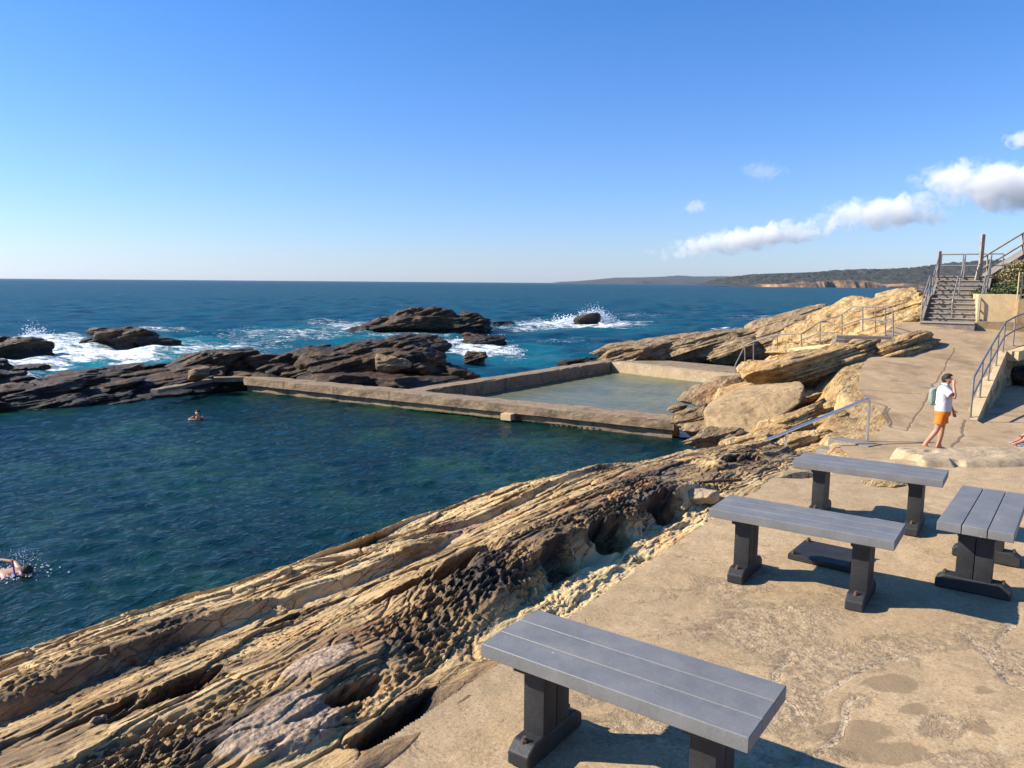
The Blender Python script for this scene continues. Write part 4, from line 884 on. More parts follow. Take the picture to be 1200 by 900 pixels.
railing('stair_rail', 'steel handrail up the right side of the staircase against the timber posts', [bend([SP(-.4, -SW-.05, .5), SP(-.4, -SW-.05, .95), SP(1.2, -SW-.05, SLOPE(1.2)+.95), SP(2.3, -SW-.05, SLOPE(2.3)+.95), SP(XT, -SW-.05, ZT+.95)], .1), [SP(-.4, -SW-.05, .5), SP(1.2, -SW-.05, SLOPE(1.2)+.5), SP(2.3, -SW-.05, SLOPE(2.3)+.5), SP(XT, -SW-.05, ZT+.5)]],
        [(SP(x, -SW-.05, SLOPE(x)), SP(x, -SW-.05, SLOPE(x)+.95)) for x in (-.4, 1.25, 2.2, XT)], r=.028)
railing('landing_rail', 'steel rail across the top landing of the staircase against the sky', [[SP(XT+1.4, .1, ZT+1.0), SP(XT+1.4, -SW-.4, ZT+1.0)], [SP(XT+1.4, .1, ZT+.5), SP(XT+1.4, -SW-.4, ZT+.5)]], [(SP(XT+1.4, y, ZT), SP(XT+1.4, y, ZT+1.0)) for y in (.1, -.75, -SW-.4)], r=.028)
q = SP(XT+.1, .05, ZT-1); mb = MB(); mb.box((0, 0, 1.05), (.12, .12, 2.1), bev=.01); o = mb.build('timber_post', M_TIMBER, loc=q); tag(o, 'timber post at the top left corner of the staircase', 'post')
q = Vector(D(1145.5, 352, 33.3)); mb = MB(); mb.box((0, 0, 1.35), (.14, .12, 2.9), bev=.01); o = mb.build('timber_post', M_TIMBER, loc=q); tag(o, 'tall timber post standing above the railings right of the staircase', 'post')
q = Vector(D(1142.5, 345, 33.0)); mb = MB(); mb.box((0, 0, .55), (.14, .08, 1.25), (R(4), R(6), 0), bev=.01); o = mb.build('timber_post', M_TIMBER, loc=q); tag(o, 'short pale leaning timber post beside the tall post', 'post')
# cream wall right of the stairs
w0 = D(1144, 378, 29.7); w1 = D(1192, 378, 29.1)
def cw(name, m, a, b, z0, z1, th, label, cat='wall'):
    mb = MB(); wallstrip(mb, a, b, z0, z1, z0, z1, -th); o = mb.build(name, m); o.data.attributes.new('crack', 'FLOAT', 'POINT'); return tag(o, label, cat)
cw('retaining_wall', M_CREAM, w0[:2], w1[:2], 3.6, 4.88, 2.6, 'cream rendered wall with rail shadows right of the staircase')
q0 = D(1191.5, 375, 28.9); q1 = D(1290, 375, 27.8); cw('low_wall', M_PATH, q0[:2], q1[:2], 3.5, 4.72, 3.6, 'tan wall under the cream steel fence at the right edge')
k0 = D(1144, 384, 29.3); k1 = D(1260, 384, 28.2); cw('kerb', M_PATH, k0[:2], k1[:2], 3.5, 3.86, .25, 'low kerb on the terrace in front of the cream wall', 'kerb')
fe = [D(x, 350, 29.0) for x in (1192, 1196, 1200.5, 1205, 1210, 1215, 1220, 1225, 1230)]; fe = [np.array([p[0], p[1], 4.72]) for p in fe]
railing('fence', 'cream steel bar fence on the tan wall at the right edge', [[p+np.array([0, 0, .95]) for p in (fe[0], fe[-1])], [p+np.array([0, 0, .42]) for p in (fe[0], fe[-1])]], [(p, p+np.array([0, 0, 1.0])) for p in fe], r=.028, m=M_YFENCE, cat='fence', feet=False)
# walkway climbing away to the right
wA = D(1147, 331, 34.0); wB = D(1212, 290, 34.5)
mb = MB(); mb.loft([[(wA[0], wA[1], wA[2]-.95), (wA[0]+.5, wA[1]+1.6, wA[2]-.95), (wA[0]+.5, wA[1]+1.6, wA[2]), (wA[0], wA[1], wA[2])], [(wB[0], wB[1], wB[2]-1.1), (wB[0]+.5, wB[1]+1.6, wB[2]-1.1), (wB[0]+.5, wB[1]+1.6, wB[2]), (wB[0], wB[1], wB[2])], ])
o = mb.build('walkway', M_GREYC); o.data.attributes.new('crack', 'FLOAT', 'POINT'); tag(o, 'grey concrete walkway ramp climbing to the right above the shrubs', 'ramp')
rt = [Vector(D(1148, 304, 33.9)), Vector(D(1212, 265, 34.4))]; rm_ = [Vector(D(1148, 317, 33.9)), Vector(D(1212, 278, 34.4))]
railing('railing', 'weathered double bar rail on the climbing walkway above the shrubs', [rt, rm_], [(Vector(D(1157, 322, 34)), Vector(D(1157, 298, 34))), (Vector(D(1198.5, 298, 34.3)), Vector(D(1198.5, 273, 34.3)))], r=.04, m=M_TIMBER, feet=False)
# bank and shrubs
bx, by = np.meshgrid(np.linspace(0, 14, 80), np.linspace(0, 9, 60), indexing='ij')
base0 = np.array(D(1146, 345, 31.8))
Xb = base0[0]+bx+by*.62+.35; Yb = base0[1]+by-1.2; Zb = 4.86+np.clip(bx-.3, 0, 20)*.36*sstep(0, 3, by+bx*.3)+.12*fbm(Xb, Yb, o=3, seed=801)
def leaf_mat(name, a, b):
    t = NT(name); P = t.coord(); c = t.ramp(t.noise(P, 3, 4), [(.35, a), (.65, b)]); t.pbr(c, .6); return t.m
M_LEAF1 = leaf_mat('green_leaves', (.045, .07, .018), (.14, .16, .045)); M_LEAF2 = leaf_mat('dry_leaves', (.14, .115, .045), (.34, .27, .12)); M_SOIL = simple('dry_soil', (.16, .12, .06), .9, .5, 10)
bank_o = link('hillside', mesh_np('hillside', np.stack([Xb, Yb, Zb], -1).reshape(-1, 3), grid_faces(*Xb.shape)), M_SOIL); struct(bank_o, 'structure', 'sloping bank behind the cream wall')
def shrub(c, rx, ry, rz, n, m, label, seed, ls=.05):
    r = np.random.RandomState(seed); e = empty('shrub', c, 0, label, 'shrub', 'shrubs on the bank right of the stairs')
    p = r.normal(size=(n, 3)); p /= np.linalg.norm(p, axis=1)[:, None]; rad = r.uniform(.45, 1, n)**.5
    lump = 1+.28*noise(p[:, 0]*2.3+seed, p[:, 1]*2.3, p[:, 2]*2.3, seed)
    p = p*(rad*lump)[:, None]*np.array([rx, ry, rz]); p[:, 2] = np.abs(p[:, 2])*1.0
    a = r.normal(size=(n, 3)); a /= np.linalg.norm(a, axis=1)[:, None]; b = np.cross(a, r.normal(size=(n, 3))); b /= np.linalg.norm(b, axis=1)[:, None]
    s1 = ls*r.uniform(.6, 1.5, n)[:, None]; V = np.stack([p-a*s1, p+b*s1*.5, p+a*s1, p-b*s1*.5], 1).reshape(-1, 3)
    link('foliage', mesh_np('foliage', V, np.arange(4*n).reshape(-1, 4), smooth=False), m, e)
    mb = MB()
    for k in range(7):
        an = k*.9; mb.tube([(0, 0, -.1), (math.cos(an)*rx*.3, math.sin(an)*ry*.3, rz*.4), (math.cos(an)*rx*.6, math.sin(an)*ry*.6, rz*.75)], [.02, .014, .006], 5)
    mb.build('stem', M_TIMBER, e)
for i, (px, py, d, rx, rz, m, lab) in enumerate([(1158, 346, 32.2, .75, .45, M_LEAF1, 'low green shrub nearest the tall timber post'), (1172, 343, 32.6, .8, .55, M_LEAF1, 'green shrub in the middle of the cream wall top'), (1186, 346, 32.0, .8, .5, M_LEAF1, 'green shrub just left of the cream steel fence'),
        (1185, 330, 33.2, 1.0, .7, M_LEAF2, 'dry yellow shrub under the climbing walkway'), (1200, 320, 33.2, .9, .7, M_LEAF2, 'tall dry shrub at the right picture edge under the rail'), (1170, 334, 33.3, .9, .4, M_LEAF2, 'sparse dry shrub beside the walkway ramp foot'), (1200, 340, 32.2, .8, .6, M_LEAF1, 'green shrub behind the cream steel fence')]):
    c = D(px, py, d); shrub((c[0], c[1], c[2]-.15), rx, rx*.8, rz, 2600, m, lab, 820+i)
# dark bench with blue towel at right edge
q = on_plane(1193, 385.5); be = empty('bench', (q[0], q[1], q[2]), R(-35), 'dark bench on the terrace at the right edge under a blue towel', 'bench')
mb = MB(); mb.box((.35, 0, .42), (1.4, .42, .06), bev=.01); mb.build('seat', M_LEG, be)
for xx in (-.15, .85): mb = MB(); mb.box((xx, 0, .2), (.12, .34, .4), bev=.01); mb.box((xx, 0, .03), (.3, .4, .06), bev=.01); mb.build('leg', M_LEG, be)
V, f = rock((q[0]+.05, q[1]-.05, q[2]+.56), (.55, .4, .24), seed=77, sub=4, rough=.1, layer=.02); outcrop('towel', 'crumpled bright blue towel on the dark bench at the right edge', 'towel', [(V, f)], M_BLUE, loc=(0, 0, q[2]+.45), dark=0)
V, f = rock((q[0]+.5, q[1]-.3, q[2]+.53), (.4, .35, .18), seed=78, sub=4, rough=.1, layer=.02); outcrop('bag', 'white bag next to the blue towel on the dark bench', 'bag', [(V, f)], M_WHITEB, loc=(0, 0, q[2]+.45), dark=0)

# ================================================================== HEADLANDS
def headland(name, label, Yd, prof, depth, tree, cliff, seed, m, nx=900, ny=60):
    px = np.linspace(prof[0][0], prof[-1][0], nx); top = np.interp(px, [p[0] for p in prof], [p[1] for p in prof])
    X0 = (px-600)/F*Yd; H = (335-top)*Yd/F+.0
    v = np.linspace(0, 1, ny); A, B = np.meshgrid(X0, v, indexing='ij'); Hh = H[:, None]
    shore = .12*depth*fbm(A/(depth*.25), A*0, o=5, seed=seed)
    Yy = Yd+shore*(1-B)+B*depth
    cl = np.clip(.30+.3*fbm(A/(depth*.4), A*0+1, o=4, seed=seed+1), .05, .65)
    zz = Hh*(cl*sstep(0, .05, B)+(1-cl)*sstep(.02, 1, B)**.8)
    zz += tree*(fbm(A/22, Yy/22, o=5, seed=seed+2, g=.7)+.3)*sstep(.05, .12, B)*np.clip(Hh/20, 0, 1)*1.6
    zz += 2.0*fbm(A/9, zz/4, o=3, seed=seed+3)*(B < .06)
    cf = (1-sstep(.05, .09, B+.03*fbm(A/40, zz/12, o=3, seed=seed+6)))*sstep(-.05, .12, fbm(A/110+3, zz/25, o=4, seed=seed+8)+(-.10 if cliff else -9))
    zz = np.where(B == 0, -3, zz); zz = np.minimum(zz, Hh*1.08+2)
    me = mesh_np(name, np.stack([A, Yy, zz], -1).reshape(-1, 3), grid_faces(*A.shape), attrs=dict(cliff=cf))
    return struct(link(name, me, m), 'structure', label)
t = NT('headland_forest'); P = t.coord()
fc = t.ramp(t.noise(P, .05, 6, .7), [(.3, (.014, .016, .015)), (.5, (.028, .031, .024)), (.7, (.055, .055, .04))])
rc = t.ramp(t.noise(P, .035, 6, .7), [(.32, (.05, .04, .03)), (.46, (.14, .09, .055)), (.56, (.36, .20, .10)), (.68, (.46, .32, .19))])
cf = t.attr('cliff'); t.pbr(t.mix(cf, fc, rc), .95); M_HEAD = t.m
headland('headland', 'wooded headland with orange cliffs across the bay', 1500, [(855, 333.5), (870, 331), (880, 328), (900, 324), (940, 320), (1000, 318), (1050, 314), (1100, 312), (1160, 309), (1230, 300), (1330, 296)], 320, 5, 1, 900, M_HEAD)
headland('headland', 'low blue headland far away on the horizon', 6500, [(655, 334), (690, 332.5), (720, 330), (745, 327.5), (780, 327), (815, 325.5), (835, 323.8), (850, 325), (900, 324.5), (960, 326), (1100, 326)], 1500, 9, 0, 930, M_HEAD, nx=500, ny=40)

# ================================================================== BENCHES
def make_bench(loc, yaw, label):
    e = empty('bench', loc, yaw, label, 'bench', 'grey plank benches on the paved platform')
    L, PW, G = 1.06, .128, .004
    for k in (-1, 0, 1):
        mb = MB(); mb.box((0, k*(PW+G), .4225), (L, PW, .055), bev=.006, seg=3); mb.build('seat_plank', M_PLANK, e, smooth=35)
    for sx in (-1, 1):
        x = sx*.345
        mb = MB(); mb.box((x, -.0485, .2275), (.095, .093, .287), bev=.006); mb.box((x, .0485, .2275), (.095, .093, .287), bev=.006)
        leg = mb.build('leg', M_LEG, e, smooth=35)
        mb = MB(); mb.box((x, 0, .3825), (.088, .345, .024), bev=.004); mb.box((x, 0, .357), (.10, .20, .027), bev=.004); mb.build('bearer', M_LEG, leg, smooth=35)
        mb = MB(); zt = .088; h = .2; w = .05
        pr = [(-h, 0), (h, 0), (h, .055), (h-.045, zt), (-h+.045, zt), (-h, .055)]
        mb.loft([[(x-w, p[0], p[1]) for p in pr], [(x+w, p[0], p[1]) for p in pr]])
        ft = mb.build('foot', M_LEG, leg); bv = ft.modifiers.new('b', 'BEVEL'); bv.width = .008; bv.segments = 2
        for sy in (-1, 1):
            mb = MB(); mb.tube([(x, sy*.155, .07), (x, sy*.155, .094)], .014, 6); mb.tube([(x, sy*.155, .094), (x, sy*.155, .106)], .009, 8); mb.build('bolt', M_BOLT, ft)
    return e
PZ = 3.352
make_bench((.43, 2.69, PZ), R(-35.8), 'grey three plank bench nearest the viewer beside the rock')
make_bench((1.79, 4.54, PZ), R(-34.8), 'middle grey bench standing over the black base plate')
make_bench((2.80, 5.88, PZ), R(-34.5), 'farthest grey bench in front of the orange shorts walker')
make_bench((3.03, 4.76, PZ), R(52.7), 'grey bench set at right angles to the others at the right edge')
pe = empty('base_plate', (2.16, 5.03, 3.352), R(-38), 'square black plate bolted to the paving between two benches', 'base plate')
mb = MB(); mb.box((0, 0, .022), (.42, .38, .036), bev=.005); mb.build('plate', M_LEG, pe)
for sx in (-1, 1):
    for sy in (-1, 1): mb = MB(); mb.tube([(sx*.18, sy*.16, .038), (sx*.18, sy*.16, .056)], .016, 6); mb.tube([(sx*.18, sy*.16, .056), (sx*.18, sy*.16, .066)], .01, 8); mb.build('bolt', M_BOLT, pe)
# rusty iron bar lying at the edge of the paving
a = Vector(U(797, 572, 3.42)); b = Vector(U(868, 565, 3.37)); mb = MB(); mb.tube([(0, 0, 0), (b-a)*.5+Vector((0, .01, .01)), (b-a)], .014, 8); o = mb.build('iron_bar', M_RUST, smooth=60, loc=a+Vector((0, 0, .02))); tag(o, 'thin rusty iron bar lying where rock meets paving behind the middle bench', 'bar')
# weathered concrete lump by the bar
c = U(815, 580, 3.40); outcrop('concrete_lump', 'pale broken concrete lump at the foot of the rusty bar', 'concrete lump', [rock((c[0]+.05, c[1]-.05, 3.40), (.28, .2, .16), seed=901, sub=5, rough=.1, layer=.01), rock((c[0]+.24, c[1]+.02, 3.37), (.3, .14, .07), seed=902, sub=5, rough=.1, layer=.01)], M_LIP, loc=(0, 0, 3.36), dark=0)

# ================================================================== PEOPLE
def skinned(name, V, E_, m, parent, sub=2, root=0):
    me = bpy.data.meshes.new('tmp'); me.from_pydata([v[:3] for v in V], E_, []); me.update()
    o = bpy.data.objects.new('tmp', me); COL.objects.link(o)
    sk = o.modifiers.new('s', 'SKIN'); sk.use_smooth_shade = True
    if not me.skin_vertices: 
        bpy.context.view_layer.objects.active = o
    for i, v in enumerate(V):
        d = me.skin_vertices[0].data[i]; r = v[3]; d.radius = r if isinstance(r, tuple) else (r, r); d.use_root = (i == root)
    ss = o.modifiers.new('u', 'SUBSURF'); ss.levels = ss.render_levels = sub
    dg = bpy.context.evaluated_depsgraph_get(); m2 = bpy.data.meshes.new_from_object(o.evaluated_get(dg)); m2.name = name
    bpy.data.objects.remove(o); bpy.data.meshes.remove(me)
    m2.polygons.foreach_set('use_smooth', [True]*len(m2.polygons)); m2.materials.clear()
    return link(name, m2, m, parent)
class Sk:
    def __init__(s): s.V = []; s.E = []
    def v(s, p, r, frm=None):
        s.V.append((p[0], p[1], p[2], r)); i = len(s.V)-1
        if frm is not None: s.E.append((frm, i))
        return i
    def chain(s, frm, L):
        for p, r in L: frm = s.v(p, r, frm)
        return frm
def add_hand(S, wrist, wi, d, side, curl=.3, k=1.0):
    """palm and five fingers; d finger direction, side = thumb side vector"""
    d = Vector(d).normalized(); side = Vector(side); side = (side-d*side.dot(d)).normalized(); nrm = d.cross(side)
    w = Vector(wrist); palm = w+d*.045*k; pi = S.v(palm, .026*k, wi)
    for j, (off, ln) in enumerate([(.027, .072), (.009, .08), (-.009, .075), (-.026, .058)]):
        b = palm+d*.035*k+side*off*k; bi = S.v(b, .011*k, pi)
        m1 = b+(d+nrm*curl*.5).normalized()*ln*.5*k; i1 = S.v(m1, .0095*k, bi); S.v(m1+(d+nrm*curl*1.6).normalized()*ln*.45*k, .0075*k, i1)
    t0 = w+d*.03*k+side*.03*k; ti = S.v(t0, .013*k, pi); t1 = t0+(d*.6+side).normalized()*.035*k; i1 = S.v(t1, .011*k, ti); S.v(t1+(d+side*.3).normalized()*.028*k, .009*k, i1)
def figure(loc, rz, label, J, m=M_SKIN, name='person'):
    """J: joints in a frame facing +x. Returns the body object (top level)."""
    S = Sk(); V3 = Vector
    p = S.v(J['pelvis'], .115); sp = S.v(J['spine'], .105, p); ch = S.v(J['chest'], .115, sp); nb = S.v(J['neckb'], .065, ch); nk = S.v(J['neck'], .05, nb)
    hd = V3(J['head']); f = V3(J.get('face', (1, 0, 0))).normalized(); up = (hd-V3(J['neck'])).normalized()
    jaw = S.v(hd-up*.055+f*.022, .060, nk); sk = S.v(hd+up*.02, .083, jaw); S.v(hd+up*.07-f*.01, .062, sk)
    ns = S.v(hd+f*.085-up*.012, .016, sk); S.v(hd+f*.104-up*.026, .011, ns)
    lat = up.cross(f)
    for s_ in (1, -1): S.v(hd+lat*.088*s_-f*.01, .013, sk)
    for s_ in ('L', 'R'):
        sh = S.chain(ch, [(J['sh'+s_], .058), ]); el = S.chain(sh, [((V3(J['sh'+s_])*.5+V3(J['el'+s_])*.5), .046), (J['el'+s_], .037), ((V3(J['el'+s_])*.6+V3(J['wr'+s_])*.4), .036), (J['wr'+s_], .023)])
        add_hand(S, J['wr'+s_], el, J['fd'+s_], J['ts'+s_], J.get('curl'+s_, .35))
        hp = S.chain(p, [(J['hp'+s_], .088)]); kn = S.chain(hp, [((V3(J['hp'+s_])*.5+V3(J['kn'+s_])*.5), .078), (J['kn'+s_], .053), ((V3(J['kn'+s_])*.65+V3(J['an'+s_])*.35), .054), (J['an'+s_], .034)])
        S.chain(kn, [(V3(J['an'+s_])+V3(J['ft'+s_])*.08+V3((0, 0, -.035)), .034), (V3(J['an'+s_])+V3(J['ft'+s_])*.17+V3((0, 0, -.048)), .024)]); S.v(V3(J['an'+s_])-V3(J['ft'+s_])*.04+V3((0, 0, -.035)), .03, kn)
    o = skinned(name, S.V, S.E, m, None); o.location = loc; o.rotation_euler = (0, 0, rz); tag(o, label, 'person')
    # face details
    for s_ in (1, -1): mb = MB(); mb.ball(hd+f*.078+lat*.03*s_+up*.012, .011, 2); mb.build('eye', M_HAIR, o)
    return o, hd, f, up, lat
def hair(o, hd, f, up, lat, long=0.0, k=1.0):
    bm = bmesh.new(); bmesh.ops.create_icosphere(bm, subdivisions=4, radius=1)
    for v in bm.verts:
        c = v.co.copy(); fx, fy, fz = c
        if fx > .3 and fz < .5: fx *= .5 if fz > -.1 else .25
        z_ = fz*.096 if fz > 0 else fz*(.085+long)
        n_ = 1+.07*math.sin(c.x*13+c.y*9)*math.sin(c.z*11+c.y*7)+.03*math.sin(c.z*31+c.x*23)
        w = hd+up*(.028+z_)*1.0+f*(fx*.100-.020)*n_+lat*(fy*.090)*n_; v.co = w
    me = bpy.data.meshes.new('hair'); bm.to_mesh(me); bm.free(); me.polygons.foreach_set('use_smooth', [True]*len(me.polygons)); link('hair', me, M_HAIR, o)
# walker
gz = 1.865
wl_ = U(1101, 528, gz)
J = dict(pelvis=(0, 0, .84), spine=(.0, 0, 1.0), chest=(.01, 0, 1.2), neckb=(0, 0, 1.32), neck=(.02, 0, 1.385), head=(.045, 0, 1.475), face=(1, -.1, -.08),
         shL=(0, .165, 1.29), elL=(.03, .24, 1.03), wrL=(.14, .27, .82), fdL=(.35, .03, -1), tsL=(1, -.2, 0), shR=(0, -.165, 1.29), elR=(.23, -.20, 1.12), wrR=(.17, -.12, 1.40), fdR=(-.10, .45, .45), tsR=(1, 0, .2), curlR=.2,
         hpL=(0, .085, .80), knL=(.0, .085, .44), anL=(-.04, .085, .075), ftL=(1, 0, 0), hpR=(-.01, -.085, .80), knR=(-.06, -.095, .44), anR=(-.27, -.10, .10), ftR=(.96, 0, -.25))
o, hd, f, up, lat = figure((wl_[0], wl_[1], gz-.005), math.atan2(-.62, .78), 'woman in white T-shirt and orange shorts shading her eyes on the path', J)
walker = o
hair(o, hd, f, up, lat, .03)
def ringloft(rings, n=20, wob=.0, seed=0):
    L = []
    for (cx, cy, cz, rx, ry) in rings:
        L.append([(cx+rx*math.cos(a)*(1+wob*math.sin(5*a+cz*9+seed)), cy+ry*math.sin(a)*(1+wob*math.sin(4*a+cz*13+seed)), cz) for a in [2*math.pi*k/n for k in range(n)]])
    return L
mb = MB(); mb.loft(ringloft([(0, 0, .835, .146, .182), (.0, 0, .90, .152, .186), (.0, 0, 1.0, .150, .178), (.008, 0, 1.1, .152, .178), (.012, 0, 1.19, .155, .192), (.006, 0, 1.27, .132, .212), (.0, 0, 1.325, .10, .165), (.0, 0, 1.365, .075, .095), (.005, 0, 1.39, .062, .066)], 40, .035))
shirt = mb.build('shirt', M_SHIRT, o, smooth=80)
for y, el in ((1, Vector((.025, .222, 1.10))), (-1, Vector((.15, -.198, 1.185)))):
    mb = MB(); a_ = Vector((0, .135*y, 1.30)); mb.tube([a_, a_.lerp(el, .35), a_.lerp(el, .75), el], [.075, .078, .072, .074], 14); mb.build('sleeve', M_SHIRT, shirt, smooth=80)
pr = MB()
for k, (yy, zz, w, h) in enumerate([(-.045, 1.17, .02, .09), (.0, 1.20, .025, .07), (.045, 1.16, .02, .08), (.01, 1.12, .03, .03), (.03, 1.24, .02, .02)]): pr.box((.160-abs(yy)*.22, yy, zz), (.012, w*1.4, h), (0, R(-4), 0))
pr.build('print', M_PRINT, shirt)
mb = MB(); mb.loft(ringloft([(0, 0, .90, .135, .168), (0, 0, .82, .148, .182), (0, 0, .76, .146, .182), (0, 0, .725, .13, .17)], 24, .015)); sho = mb.build('shorts', M_SHORTS, o, smooth=80)
for y, k in ((1, Vector((.0, .09, .57))), (-1, Vector((-.03, -.095, .57)))):
    mb = MB(); a_ = Vector((0, .085*y, .80)); mb.tube([a_, a_.lerp(k, .4), k], [.094, .100, .103], 16); mb.build('shorts_leg', M_SHORTS, sho, smooth=80)
mb = MB(); mb.loft(ringloft([(-.18, 0, .93, .045, .09), (-.19, 0, .95, .065, .12), (-.20, 0, 1.02, .078, .13), (-.20, 0, 1.12, .07, .125), (-.21, 0, 1.22, .065, .115), (-.20, 0, 1.27, .045, .08), (-.195, 0, 1.285, .02, .03)], 20, .03))
pk = mb.build('backpack', M_PACK, None, smooth=60); pk.location = walker.location; pk.rotation_euler = walker.rotation_euler; tag(pk, 'sage green backpack worn by the woman in orange shorts', 'backpack')
for y in (1, -1): mb = MB(); mb.tube([(-.18, .09*y, 1.26), (-.06, .10*y, 1.375), (.06, .105*y, 1.34), (.135, .11*y, 1.20), (.06, .145*y, 1.02), (-.14, .12*y, .96)], .013, 8); mb.build('strap', M_PACK, pk, smooth=60)
# seated person at right edge
tz = 1.868; q = U(1199, 524, tz)
mb = MB(); mb.box((0, 0, .012), (1.6, .75, .02), (0, 0, R(-4)), bev=.008); o = mb.build('towel', M_TOWEL, loc=(q[0]+.75, q[1]+.05, tz)); tag(o, 'grey blue towel spread under the person sitting at the right edge', 'towel')
J = dict(pelvis=(0, 0, .12), spine=(.06, 0, .28), chest=(.16, 0, .48), neckb=(.22, 0, .60), neck=(.26, 0, .66), head=(.31, 0, .745), face=(1, 0, -.2),
         shL=(.18, .165, .56), elL=(.42, .20, .36), wrL=(.62, .08, .24), fdL=(.8, -.25, -.6), tsL=(0, -1, .3), shR=(.18, -.165, .56), elR=(.40, -.20, .36), wrR=(.62, -.08, .24), fdR=(.8, .25, -.6), tsR=(0, 1, .3), curlL=.8, curlR=.8,
         hpL=(.02, .09, .12), knL=(.36, .14, .40), anL=(.74, .07, .115), ftL=(1, 0, -.1), hpR=(.02, -.09, .12), knR=(.33, -.20, .34), anR=(.70, -.10, .115), ftR=(1, .1, -.1))
o, hd, f, up, lat = figure((q[0]+.70, q[1]+.0, tz+.02), R(176), 'person sitting on a towel at the right edge holding their ankles', J)
hair(o, hd, f, up, lat, .02)
S = Sk(); a = S.v((0, 0, .12), .13); b = S.v((.06, 0, .28), .122, a); c = S.v((.16, 0, .45), .128, b); skinned('swimsuit', S.V, S.E, M_NAVY, o)
# swimmer resting
q = U(232, 491, POOLW)
J = dict(pelvis=(-.35, 0, -.55), spine=(-.2, 0, -.30), chest=(-.05, 0, -.06), neckb=(0, 0, .06), neck=(.02, 0, .12), head=(.05, 0, .21), face=(1, -.2, 0),
         shL=(-.04, .17, .03), elL=(.25, .26, -.02), wrL=(.22, .04, .12), fdL=(-.3, -.2, .6), tsL=(-1, 0, 0), shR=(-.04, -.17, .03), elR=(.22, -.30, .01), wrR=(.34, -.06, .02), fdR=(.2, 1, .1), tsR=(0, 0, 1),
         hpL=(-.4, .09, -.6), knL=(-.6, .1, -.95), anL=(-.9, .1, -1.2), ftL=(-.3, 0, -1), hpR=(-.4, -.09, -.6), knR=(-.6, -.1, -.95), anR=(-.9, -.1, -1.2), ftR=(-.3, 0, -1))
o, hd, f, up, lat = figure((q[0], q[1], POOLW+.02), R(-70), 'dark haired swimmer in the middle of the big pool, hands at the face', J)
hair(o, hd, f, up, lat, .04)
# snorkeller
q = U(27, 672, POOLW)
J = dict(pelvis=(-.62, 0, -.12), spine=(-.42, 0, -.05), chest=(-.22, 0, -.02), neckb=(-.10, 0, .0), neck=(-.04, 0, .01), head=(.05, 0, .03), face=(.3, 0, -1),
         shL=(-.2, .17, -.02), elL=(-.42, .32, .05), wrL=(-.66, .30, .09), fdL=(-1, -.1, -.05), tsL=(1, 0, 0), shR=(-.2, -.17, -.04), elR=(-.05, -.35, -.16), wrR=(.15, -.4, -.25), fdR=(1, 0, -.3), tsR=(0, 1, 0),
         hpL=(-.66, .09, -.12), knL=(-1.05, .12, -.2), anL=(-1.45, .14, -.12), ftL=(-1, 0, 0), hpR=(-.66, -.09, -.12), knR=(-1.05, -.12, -.1), anR=(-1.4, -.14, -.25), ftR=(-1, 0, 0))
o, hd, f, up, lat = figure((q[0], q[1], POOLW), R(-8), 'snorkeller swimming face down at the left edge of the big pool', J)
hair(o, hd, Vector((.3, 0, -1)).normalized(), Vector((1, 0, .3)).normalized(), Vector((0, 1, 0)), 0)
sn = empty('snorkel', (q[0], q[1], POOLW), R(-8), 'blue snorkel with a red tip beside the swimmer at the left edge', 'snorkel')
mb = MB(); mb.tube([(.06, .0, -.10), (.02, -.10, -.06), (-.05, -.12, .02), (-.075, -.115, .21)], .014, 10); mb.build('tube', M_BLUEP, sn, smooth=60)
mb = MB(); mb.tube([(-.075, -.115, .20), (-.083, -.113, .275)], [.016, .018], 10); mb.build('tip', M_RED, sn, smooth=60)
# churned water round the swimmers
t = NT('foam'); t.pbr((.85, .88, .9), .9); M_FOAM = t.m
def spray(name, label, pts, m=M_FOAM):
    bm = bmesh.new()
    for (x, y, z, r) in pts:
        g = bmesh.ops.create_icosphere(bm, subdivisions=1, radius=r); bmesh.ops.scale(bm, vec=(1, 1, .6), verts=g['verts']); bmesh.ops.translate(bm, vec=(x, y, z), verts=g['verts'])
    me = bpy.data.meshes.new(name); bm.to_mesh(me); bm.free(); o = link(name, me, m); struct(o, 'stuff', label); return o
rs = np.random.RandomState(5); pts = []
for k in range(420):
    a, r = rs.uniform(0, 6.28), abs(rs.normal(0, .22)); pts.append((q[0]-.15+math.cos(a)*r*1.3, q[1]+.02+math.sin(a)*r, POOLW+rs.uniform(-.01, .03), rs.uniform(.004, .017)))
for k in range(120): pts.append((q[0]-.3+rs.normal(0, .16), q[1]+.4+rs.normal(0, .15), POOLW+rs.uniform(0, .25), rs.uniform(.003, .008)))
spray('water_splash', 'white splash round the snorkeller', pts)
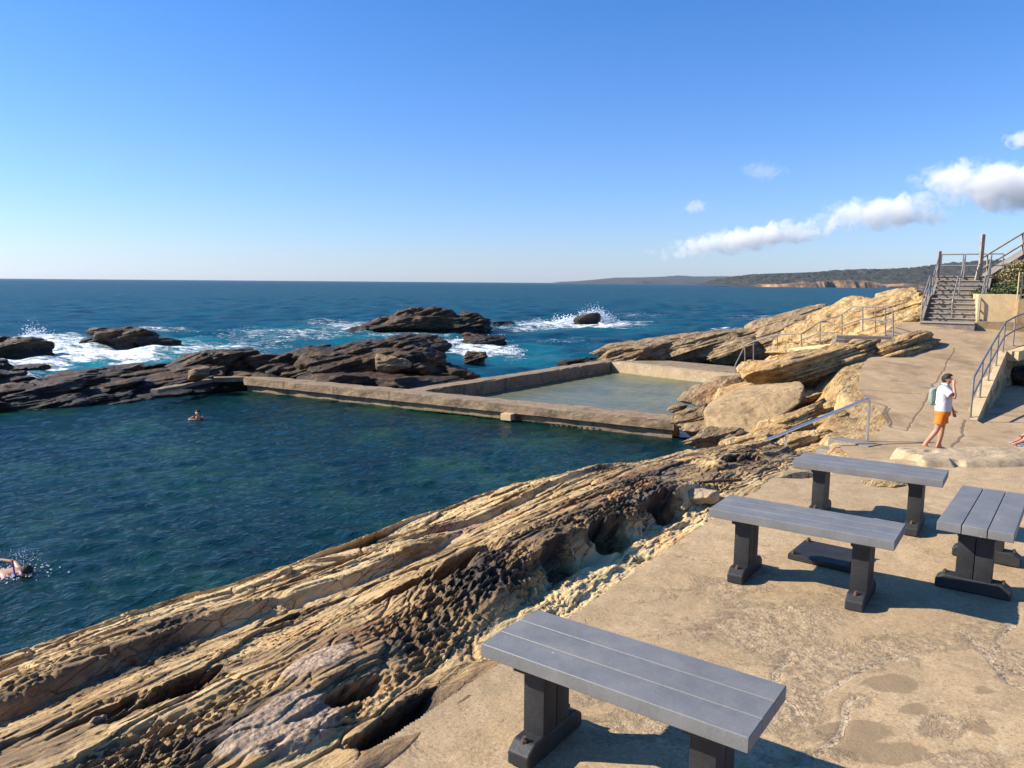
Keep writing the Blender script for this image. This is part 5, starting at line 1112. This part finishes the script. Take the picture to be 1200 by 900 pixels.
# wave bursting over the pointed rock
c = U(697, 379, 0); pts = []
for k in range(2600):
    s_ = rs.beta(1.3, 2.2); a = rs.normal(0, 1); x = c[0]+a*(.9+.9*s_)+.4+(-.5)*s_; z = s_*3.1*math.exp(-(a*.55)**2)*rs.uniform(.5, 1); pts.append((x, c[1]+1.4+rs.normal(0, .5), z, rs.uniform(.025, .12)*(1.15-s_*.8)))
for k in range(900):
    x = rs.normal(-2.6, 1.3); pts.append((c[0]+x, c[1]+1.0+rs.normal(0, .5), abs(rs.normal(0, .4)), rs.uniform(.03, .11)))
spray('wave_spray', 'white spray of the wave bursting over the pointed rock', pts)
pts = []
for cx, cy_, w, hgt, n in [(38, 393, 6, .9, 300), (48, 392, 7, .6, 200), (575, 398, 14, .4, 250), (600, 412, 12, .4, 250), (540, 398, 10, .3, 120), (90, 401, 14, .4, 250), (620, 379, 14, .4, 200)]:
    c = U(cx, cy_+3, 0)
    for k in range(n): pts.append((c[0]+rs.normal(0, w*c[1]/F*.6), c[1]+rs.normal(0, .6), abs(rs.normal(0, hgt*.6)), rs.uniform(.015, .06)))
spray('wave_spray', 'low white spray flying off the breaking surf', pts)

# ================================================================== CLOUDS
def cloud(name, label, px, py, wpx, hpx, dist, seed, dens=.02, tilt=0, lift=.5):
    c = D(px, py, dist); w, h = wpx*dist/F, hpx*dist/F; dp_ = h*1.6
    mb = MB(); mb.ball((0, 0, 0), 1, 4, (w/2, dp_/2, h/2)); 
    t = NT(name+'_vapour'); tc = t.n('ShaderNodeTexCoord'); P = tc.outputs['Object']
    nz = t.n('ShaderNodeMapping', Vector=P); nz.inputs['Location'].default_value = (seed*371.0, seed*97.0, seed*53.0)
    n1 = t.noise(nz.outputs[0], 2.7/h, 9, .66, .3)
    sc = t.n('ShaderNodeMapping', Vector=P); sc.inputs['Scale'].default_value = (2/w, 2/dp_, 2/h)
    ln = t.n('ShaderNodeVectorMath', {'operation': 'LENGTH'}, i0=sc.outputs[0]).outputs['Value']
    v = t.math('SUBTRACT', t.math('ADD', t.math('MULTIPLY', t.math('SUBTRACT', n1, .5), 1.35), .645), t.math('MULTIPLY', ln, .50))
    de = t.mrange(v, .27, .45, 0, dens)
    pv = t.n('ShaderNodeVolumePrincipled', Color=(1, 1, 1, 1), Density=de, Anisotropy=.0); t.t.links.new(pv.outputs[0], t.out.inputs['Volume'])
    o = mb.build(name, t.m, loc=tuple(c)); o.rotation_euler = (0, -R(tilt), 0); tag(o, label, 'cloud'); return o
CL = [('long thin white cloud low over the headland', 882, 279, 245, 34, 9), ('grey bottomed cloud right of the long thin cloud', 1038, 249, 170, 46, 4), ('large bright cloud cut by the right picture edge', 1180, 218, 220, 66, -4), ('small round cloud at the top right edge', 1200, 163, 46, 24, 0), ('tiny faint cloud above the left end of the long cloud', 814, 242, 34, 18, 0), ('faint wispy grey cloud high above the long cloud', 895, 200, 60, 24, 0)]
for i, (lab, px, py, w, h, tl) in enumerate(CL):
    cloud('cloud', lab, px, py, w*1.06, h*1.05, 15000+i*150, i+1, dens=[.0045, .0032, .0038, .003, .0022, .0008][i], tilt=tl)

# ================================================================== HAZE
mb = MB(); mb.box((0, 0, (130-12)/2), (24000, 24000, 142)); t = NT('haze_air')
pv = t.n('ShaderNodeVolumePrincipled', Color=(.72, .84, 1.0, 1), Density=2.8e-5, Anisotropy=.3); t.t.links.new(pv.outputs[0], t.out.inputs['Volume'])
hz_o = mb.build('haze', t.m); struct(hz_o, 'stuff', 'thin pale sea haze')
